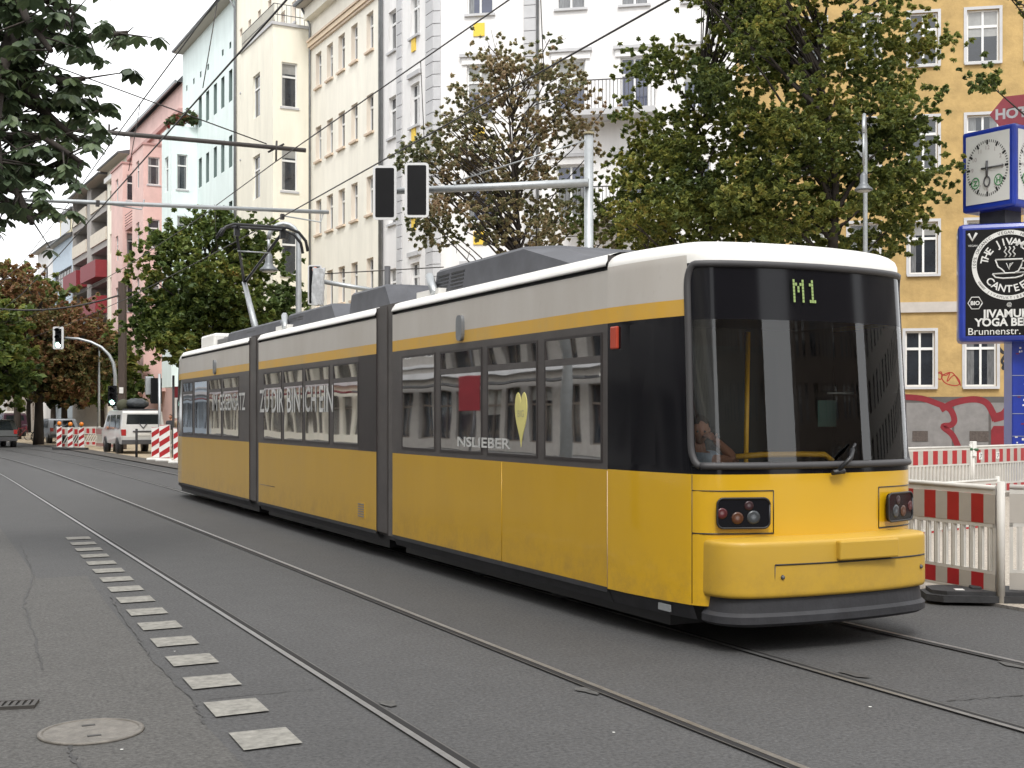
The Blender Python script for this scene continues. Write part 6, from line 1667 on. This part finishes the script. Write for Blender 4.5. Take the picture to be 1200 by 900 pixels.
def walker(px, D, yaw, label, top, legs, h=1.72):
    p = W(px, HZ, D); t = empty('person', (p.x, p.y, .03), yaw, label, 'person', None)
    k = h / 1.75
    V = [(0, 0, .93), (0, 0, 1.12), (0, .0, 1.34), (0, .01, 1.48), (0, -.01, 1.56), (-.19, 0, 1.40), (-.24, .03, 1.13), (-.22, -.06, .90), (.19, 0, 1.40), (.25, .03, 1.13), (.23, -.08, .90), (-.09, 0, .88), (-.10, -.06, .48), (-.10, .08, .09), (-.10, -.08, .04), (.09, 0, .88), (.10, .02, .48), (.10, -.04, .09), (.10, -.2, .04), (-.22, -.11, .80), (.23, -.13, .80)]
    E = [(0, 1), (1, 2), (2, 3), (3, 4), (2, 5), (5, 6), (6, 7), (2, 8), (8, 9), (9, 10), (0, 11), (11, 12), (12, 13), (13, 14), (0, 15), (15, 16), (16, 17), (17, 18), (7, 19), (10, 20)]
    r_ = [.13, .12, .14, .06, .05, .065, .045, .03, .065, .045, .03, .085, .055, .04, .04, .085, .055, .04, .04, .035, .035]
    V = [Vector(v) * k for v in V]
    skinned('body', V, E, r_, 0, M_skin, t)
    skinned('jacket', [V[i] for i in (0, 1, 2, 3, 5, 6, 7, 8, 9, 10)], [(0, 1), (1, 2), (2, 3), (2, 4), (4, 5), (5, 6), (2, 7), (7, 8), (8, 9)], [.16, .15, .165, .07, .08, .06, .045, .08, .06, .045], 0, top, t)
    skinned('trousers', [V[i] for i in (0, 11, 12, 13, 15, 16, 17)], [(0, 1), (1, 2), (2, 3), (0, 4), (4, 5), (5, 6)], [.14, .10, .075, .06, .10, .075, .06], 0, legs, t)
    head_mesh(t, V[4] + Vector((0, -.01, .09)), 0, M_skin, M_hair)
    return t
walker(209, 57, R(20), 'pedestrian in a beige jacket standing behind the beacons by the tram tail', M_cloth3, M_trous)
walker(200, 60, R(-40), 'pedestrian in a dark jacket beside the white van', M_cloth2, M_trous)
# ------------------------------------------------------------------ trees
M_bark = mat('bark_dark', (.045, .036, .030), .9, var=.4, scale=5, stretch=(1, 1, .25), bump=.5, bscale=14)
def tree(name, label, base, crowns, nleaf, size, m, seed, trunk_r=.2, trunk_top=None, nclump=60, cr=(.5, 1.1), group='street trees', limb_to=26, fork=None, droop=.3, sparse=1.0, lean=(0, 0)):
    """crowns: ellipsoids (centre, rx, ry, rz) in world coordinates"""
    rs = np.random.RandomState(seed); rn = random.Random(seed)
    t = empty(name, (base.x, base.y, 0), 0, label, 'tree', group); B = Vector((base.x, base.y, 0))
    cen = []; vol = np.array([c[1] * c[2] * c[3] for c in crowns]); vol = vol / vol.sum()
    for k in range(nclump):
        c = crowns[rs.choice(len(crowns), p=vol)]
        d = rs.normal(size=3); d /= np.linalg.norm(d); r = rs.uniform(.05, 1.0) ** .38
        cen.append((c[0].x - B.x + d[0] * c[1] * r, c[0].y - B.y + d[1] * c[2] * r, max(2.2, c[0].z + d[2] * c[3] * r), rs.uniform(*cr)))
    fk = fork if fork else max(2.2, min(c[0].z - c[3] for c in crowns) + .4)
    zt = trunk_top or max(c[0].z for c in crowns)
    w = MB()
    cc = sum((Vector((c[0], c[1], 0)) for c in cen), Vector()) / len(cen)
    trunk = [Vector((0, 0, 0)), Vector((.03, .02, fk * .5)), Vector((cc.x * .08, cc.y * .08, fk))]
    top = Vector((cc.x * .7, cc.y * .7, zt)); 
    for k in range(1, 5): trunk.append(trunk[2].lerp(top, k / 4) + Vector((rn.uniform(-.2, .2), rn.uniform(-.2, .2), 0)))
    w.tube(trunk, [trunk_r * 1.25, trunk_r, trunk_r * .85, trunk_r * .6, trunk_r * .42, trunk_r * .28, trunk_r * .1], M_bark, n=10)
    w.build('trunk', t)
    w = MB()
    lim = sorted(cen, key=lambda c: -((c[0] ** 2 + c[1] ** 2) ** .5 + c[2] * .5))
    use = lim[:limb_to] + rn.sample(lim, min(limb_to, len(lim)))
    for c in use:
        e = Vector(c[:3]); hz = min(zt - .2, max(fk * .9, e.z - (Vector((e.x, e.y, 0)) - cc * .4).length * rn.uniform(.7, 1.2)))
        f = (hz - fk) / max(.1, zt - fk); s0 = trunk[2].lerp(top, max(0, min(1, f)))
        mid = s0.lerp(e, .5) + Vector((rn.uniform(-.2, .2), rn.uniform(-.2, .2), rn.uniform(-.1, .4))); r0 = trunk_r * (.42 - .22 * f) * rn.uniform(.6, 1)
        w.tube([s0, s0.lerp(mid, .5) + Vector((0, 0, rn.uniform(-.1, .15))), mid, e], [r0, r0 * .75, r0 * .5, .012], M_bark, n=6, cap=False)
        for _ in range(3):
            q = mid.lerp(e, rn.uniform(.2, .9)); w.tube([q, q + Vector((rn.gauss(0, .5), rn.gauss(0, .5), rn.gauss(.1, .4))) * c[3]], [r0 * .25, .006], M_bark, n=4, cap=False)
    w.build('branches', t)
    C_ = np.array(cen); wt = C_[:, 3] ** 2; idx = rs.choice(len(cen), nleaf, p=wt / wt.sum())
    d = rs.normal(size=(nleaf, 3)); d /= np.linalg.norm(d, axis=1)[:, None]; rr = (rs.uniform(0, 1, nleaf) ** .45) * rs.choice([1.0, 1.0, 1.35], nleaf) * C_[idx, 3]
    p = C_[idx, :3] + d * rr[:, None] * np.array([1.1, 1.1, .75])
    # sub-clumping into sprays
    sp = rs.normal(scale=.16, size=(nleaf, 3)); key = rs.randint(0, max(8, nleaf // 14), nleaf); kc = {}
    order = np.argsort(key); pk = p.copy(); first = {}
    for i in order:
        k = key[i]
        if k in first and np.linalg.norm(p[i] - p[first[k]]) < 99: pk[i] = p[first[k]] + sp[i] * size * 7 * .22
        else: first[k] = i
    pk = pk[pk[:, 2] > 1.9]
    leaf_mesh('crown', pk, size, m, rs, t, droop=droop)
    return t
def E(px, py, D, rx, rz, ry=None):
    s = D / F; return (W(px, py, D), rx * s, (ry if ry else rx * .8) * s, rz * s)
M_l_big = leaf_mat('foliage_linden', [(.05, (.055, .085, .030)), (.35, (.12, .16, .045)), (.6, (.21, .24, .055)), (.8, (.32, .31, .07)), (.98, (.48, .36, .10))], scale=.55, trans=.45)
M_l_brown = leaf_mat('foliage_turning_brown', [(.05, (.10, .13, .06)), (.3, (.19, .21, .10)), (.5, (.30, .27, .14)), (.72, (.40, .30, .17)), (.95, (.48, .34, .24))], scale=.6, trans=.45)
M_l_green = leaf_mat('foliage_chestnut', [(.05, (.050, .085, .028)), (.4, (.10, .15, .038)), (.7, (.20, .24, .05)), (.9, (.32, .27, .065)), (1, (.42, .22, .065))], scale=.45, trans=.4)
M_l_red = leaf_mat('foliage_red_brown', [(.02, (.06, .09, .035)), (.25, (.13, .14, .05)), (.42, (.22, .17, .06)), (.58, (.27, .14, .065)), (.75, (.26, .11, .06)), (.92, (.15, .14, .05)), (1, (.11, .13, .045))], scale=.35, trans=.4)
M_l_dark = leaf_mat('foliage_dark', [(.1, (0.014, 0.024, 0.012)), (.5, (0.030, 0.048, 0.019)), (.9, (0.060, 0.072, 0.026))], scale=.4)
M_l_near = leaf_mat('foliage_near_chestnut', [(.1, (0.045, 0.068, 0.036)), (.5, (0.083, 0.120, 0.060)), (.85, (0.135, 0.180, 0.075)), (1, (0.195, 0.195, 0.075))], scale=.9, rough=.42, trans=.25)

# big green tree(s) behind the tram front
D = 28
tree('linden_tree', 'tall green tree behind the front of the tram, before the yellow house', W(985, HZ, D), [E(950, 100, D, 150, 115), E(990, 200, D, 135, 90), E(1045, 60, D + 1, 65, 95), E(900, -40, D, 140, 80), E(1070, 265, D, 50, 50), E(920, 250, D + 1, 190, 55), E(1000, -40, D, 100, 60), E(1085, 150, D - .5, 45, 110)], 110000, .078, M_l_big, 11, trunk_r=.20, nclump=330, cr=(.28, .62), fork=3.6, trunk_top=10.5, limb_to=34)
D = 30
tree('linden_tree', 'green tree between the brown tree and the tallest green tree, before the white house', W(830, HZ, D), [E(795, 115, D, 80, 80), E(830, 200, D, 110, 70), E(755, 220, D, 65, 55), E(870, 60, D, 75, 95), E(800, 262, D, 150, 38), E(870, -50, D, 75, 70)], 72000, .078, M_l_big, 12, trunk_r=.16, nclump=230, cr=(.26, .6), fork=3.6, trunk_top=9.5, limb_to=30)
D = 31
tree('turning_tree', 'sparse brown leaved tree before the white corner house, behind the signal arm', W(618, HZ, D), [E(600, 160, D, 105, 95), E(565, 235, D, 95, 50), E(665, 180, D, 65, 95), E(620, 85, D, 80, 45), E(515, 205, D, 55, 80), E(620, 270, D, 110, 30)], 42000, .066, M_l_brown, 13, trunk_r=.13, nclump=190, cr=(.26, .6), fork=3.4, trunk_top=9.5, limb_to=50)
D = 26
tree('linden_tree', 'leafy tree mostly outside the upper right corner, its lowest twigs over the clock', W(1290, HZ, D), [E(1225, 5, D, 62, 40), E(1290, -60, D, 120, 100), E(1150, 85, D, 50, 10)], 16000, .08, M_l_big, 14, trunk_r=.2, nclump=60, cr=(.25, .6), fork=4.5, trunk_top=11)
# green tree above the tram tail
D = 50
tree('chestnut_tree', 'green chestnut tree with yellowing top above the tail of the tram', W(233, HZ, D), [E(245, 320, D, 82, 65), E(275, 275, D, 40, 32), E(200, 360, D, 48, 55), E(300, 350, D, 52, 55), E(235, 390, D, 80, 35)], 50000, .14, M_l_green, 15, trunk_r=.22, nclump=150, cr=(.5, 1.05), fork=3.2, trunk_top=8.5)
# red brown tree
D = 72
tree('chestnut_tree', 'red brown autumn tree on the far left above the silver car', W(45, HZ, D), [E(55, 390, D, 62, 45), E(20, 350, D, 48, 38), E(85, 430, D, 48, 28), E(50, 440, D, 70, 28), E(105, 385, D, 26, 30)], 45000, .17, M_l_red, 16, trunk_r=.26, nclump=130, cr=(.7, 1.4), fork=3.0, trunk_top=8.5)
D = 88
tree('chestnut_tree', 'yellow green tree rising behind the red brown one near the left edge', W(20, HZ, D), [E(15, 350, D, 45, 40), E(50, 350, D, 25, 25), E(10, 420, D, 55, 40)], 12000, .30, M_l_green, 17, trunk_r=.25, nclump=60, cr=(.9, 1.6), fork=3, trunk_top=9)
D = 66
tree('chestnut_tree', 'dark green tree at the left edge beneath the red brown crown', W(-22, HZ, D), [E(-10, 430, D, 45, 45), E(-20, 380, D, 40, 40)], 12000, .26, M_l_green, 18, trunk_r=.25, nclump=60, cr=(.7, 1.3), fork=3, trunk_top=7)
for k, (px_, D, lab) in enumerate(((75, 92, 'dark trunked tree behind the silver car, crown merged with its neighbours'), (118, 84, 'small dark tree before the red shop signs'), (-5, 118, 'far dark tree closing the street end'), (33, 125, 'far dark tree closing the street, between the two vans'), (62, 112, 'far dark tree beyond the bicycles'))):
    tree('dark_tree', lab, W(px_, HZ, D), [E(px_, 425, D, 34, 34), E(px_ + 8, 450, D, 32, 16)], 9000, .36, M_l_dark if k != 1 else M_l_green, 30 + k, trunk_r=.24, nclump=40, cr=(.9, 1.7), fork=2.8, trunk_top=7.5, group='far street trees')
# near chestnut, upper left: trunk stands out of the frame, branches reach in
rs = np.random.RandomState(77); rn = random.Random(77); D = 13
tb = W(-230, HZ, D); t = empty('chestnut_tree', (tb.x, tb.y, 0), 0, 'near chestnut branches with drooping leaves reaching in from the upper left', 'tree', 'street trees')
def NL(px, py, D=13.0): return W(px, py, D) - Vector((tb.x, tb.y, 0))
w = MB(); w.tube([Vector((0, 0, 0)), Vector((0, .05, 2.5)), NL(-225, 60), NL(-215, -160), NL(-200, -420)], [.24, .20, .17, .12, .05], M_bark, n=12); w.build('trunk', t)
brs = [[(-222, 60), (-120, 40), (-30, 30), (40, 55), (95, 45), (150, 38)], [(-222, 20), (-120, -40), (-20, -30), (40, -5), (85, 12)], [(-224, 90), (-110, 90), (-10, 100), (50, 130), (100, 118), (122, 128)],
       [(-224, 110), (-100, 150), (-10, 160), (50, 160), (95, 190)], [(-225, 150), (-120, 180), (-20, 205), (20, 225), (38, 262)], [(-222, 40), (-60, 70), (20, 80), (70, 95), (100, 92)], [(-222, 0), (-90, -60), (0, -60), (30, 20), (60, 60)], [(-225, 120), (-80, 130), (0, 190), (40, 205), (80, 185)],
       [(20, 20), (0, 90), (-5, 150), (0, 200)], [(-30, 30), (30, 100), (60, 140), (92, 165)], [(-60, 150), (-20, 215), (5, 235), (15, 255)], [(-20, -30), (20, 30), (70, 30), (85, 20)]]
w = MB(); tips = []
for k, br in enumerate(brs):
    dz = rn.uniform(-1.2, 1.2); P = [NL(x, y, 13.0 + dz * (i / (len(br) - 1))) for i, (x, y) in enumerate(br)]
    w.tube(P, [.07 * (1 - i / len(P)) + .012 for i in range(len(P))], M_bark, n=6)
    for a, c in zip(P, P[1:]):
        ln = (c - a).length
        for j in range(int(ln / .06) + 1):
            q = a.lerp(c, rn.random()); 
            if q.x + tb.x < W(-60, 0, 13).x - 1.0: continue
            e = q + Vector((rn.gauss(0, .24), rn.gauss(0, .34), rn.gauss(.0, .17))); w.tube([q, e], [.012, .005], M_bark, n=4, cap=False); tips.append(e)
w.build('branches', t)
# palmate leaves: 5-7 long drooping leaflets
lv = []; lf = []
def leaflet(o, d, n, L_, wd):
    b = len(lv); s = d.cross(n).normalized()
    for (u, v_, dr) in ((0, 0, 0), (.35, .30, .02), (.68, .5, -.04), (.88, .30, -.12), (1.0, 0, -.22), (.88, -.30, -.12), (.68, -.5, -.04), (.35, -.30, .02), (.35, 0, -.03), (.68, 0, -.08)):
        lv.append(o + d * L_ * u + s * wd * v_ + Vector((0, 0, dr * L_)))
    lf.extend([(b, b + 8, b + 1), (b + 1, b + 8, b + 9, b + 2), (b + 2, b + 9, b + 3), (b + 3, b + 9, b + 4), (b, b + 7, b + 8), (b + 7, b + 6, b + 9, b + 8), (b + 6, b + 5, b + 9), (b + 5, b + 4, b + 9)])
for e in tips:
    for q in range(rn.choice((1, 2, 2, 3))):
        o_ = e + Vector((rn.gauss(0, .04), rn.gauss(0, .04), rn.gauss(0, .03))); az = rn.uniform(0, 6.28); L_ = rn.uniform(.13, .20)
        nrm = Vector((rn.gauss(0, .35), rn.gauss(0, .35), 1)).normalized()
        for j in range(6):
            a = az + (j - 2.5) * .72; d = Vector((math.cos(a), math.sin(a), rn.uniform(-.75, -.25))).normalized(); leaflet(o_, d, nrm, L_ * (1 - .10 * abs(j - 2.5)), L_ * .5)
me = bpy.data.meshes.new('crown'); me.from_pydata([tuple(v) for v in lv], [], lf); me.materials.append(M_l_near)
o = bpy.data.objects.new('crown', me); C.objects.link(o); o.parent = t

# ------------------------------------------------------------------ sky and light
w = bpy.data.worlds.new('World'); sc.world = w; w.use_nodes = True; N = w.node_tree.nodes; Lk = w.node_tree.links
bg = N['Background']; sky = N.new('ShaderNodeTexSky'); sky.sky_type = 'NISHITA'; sky.sun_disc = False
SUN_EL, SUN_AZ = R(52), R(205)      # azimuth of the sun measured from +Y clockwise
sky.sun_elevation = SUN_EL; sky.sun_rotation = SUN_AZ; sky.air_density = 1.0; sky.dust_density = 3.0
hs_ = N.new('ShaderNodeHueSaturation'); hs_.inputs['Saturation'].default_value = .12
mx = N.new('ShaderNodeMix'); mx.data_type = 'RGBA'; mx.inputs['Factor'].default_value = .80; mx.inputs['B'].default_value = (8.6, 8.7, 8.8, 1)   # cloud layer
Lk.new(sky.outputs[0], hs_.inputs['Color']); Lk.new(hs_.outputs[0], mx.inputs['A']); Lk.new(mx.outputs['Result'], bg.inputs['Color']); bg.inputs['Strength'].default_value = .12
sd = bpy.data.lights.new('sun', 'SUN'); sd.energy = 1.1; sd.angle = R(14); sd.color = (1, .97, .92)
so = bpy.data.objects.new('sun', sd); C.objects.link(so)
dv = Vector((math.sin(SUN_AZ) * math.cos(SUN_EL), math.cos(SUN_AZ) * math.cos(SUN_EL), math.sin(SUN_EL)))
so.rotation_euler = dv.to_track_quat('Z', 'Y').to_euler(); so.location = (0, 0, 60)
# ------------------------------------------------------------------ camera
cd = bpy.data.cameras.new('camera'); co = bpy.data.objects.new('camera', cd); C.objects.link(co); sc.camera = co
cd.sensor_width = 36; cd.lens = 36 * F / 1200; cd.shift_y = (HZ - 450) / 1200; cd.clip_start = .1; cd.clip_end = 2000
co.location = (0, 0, EYE); co.rotation_euler = (R(90), 0, -TH)
sc.view_settings.view_transform = 'Standard'; sc.view_settings.look = 'None'; sc.view_settings.gamma = 1; sc.view_settings.exposure = 0.95
sc.render.engine = 'CYCLES'; sc.cycles.max_bounces = 8; sc.cycles.transparent_max_bounces = 16
sc.render.resolution_x = 1024; sc.render.resolution_y = 768
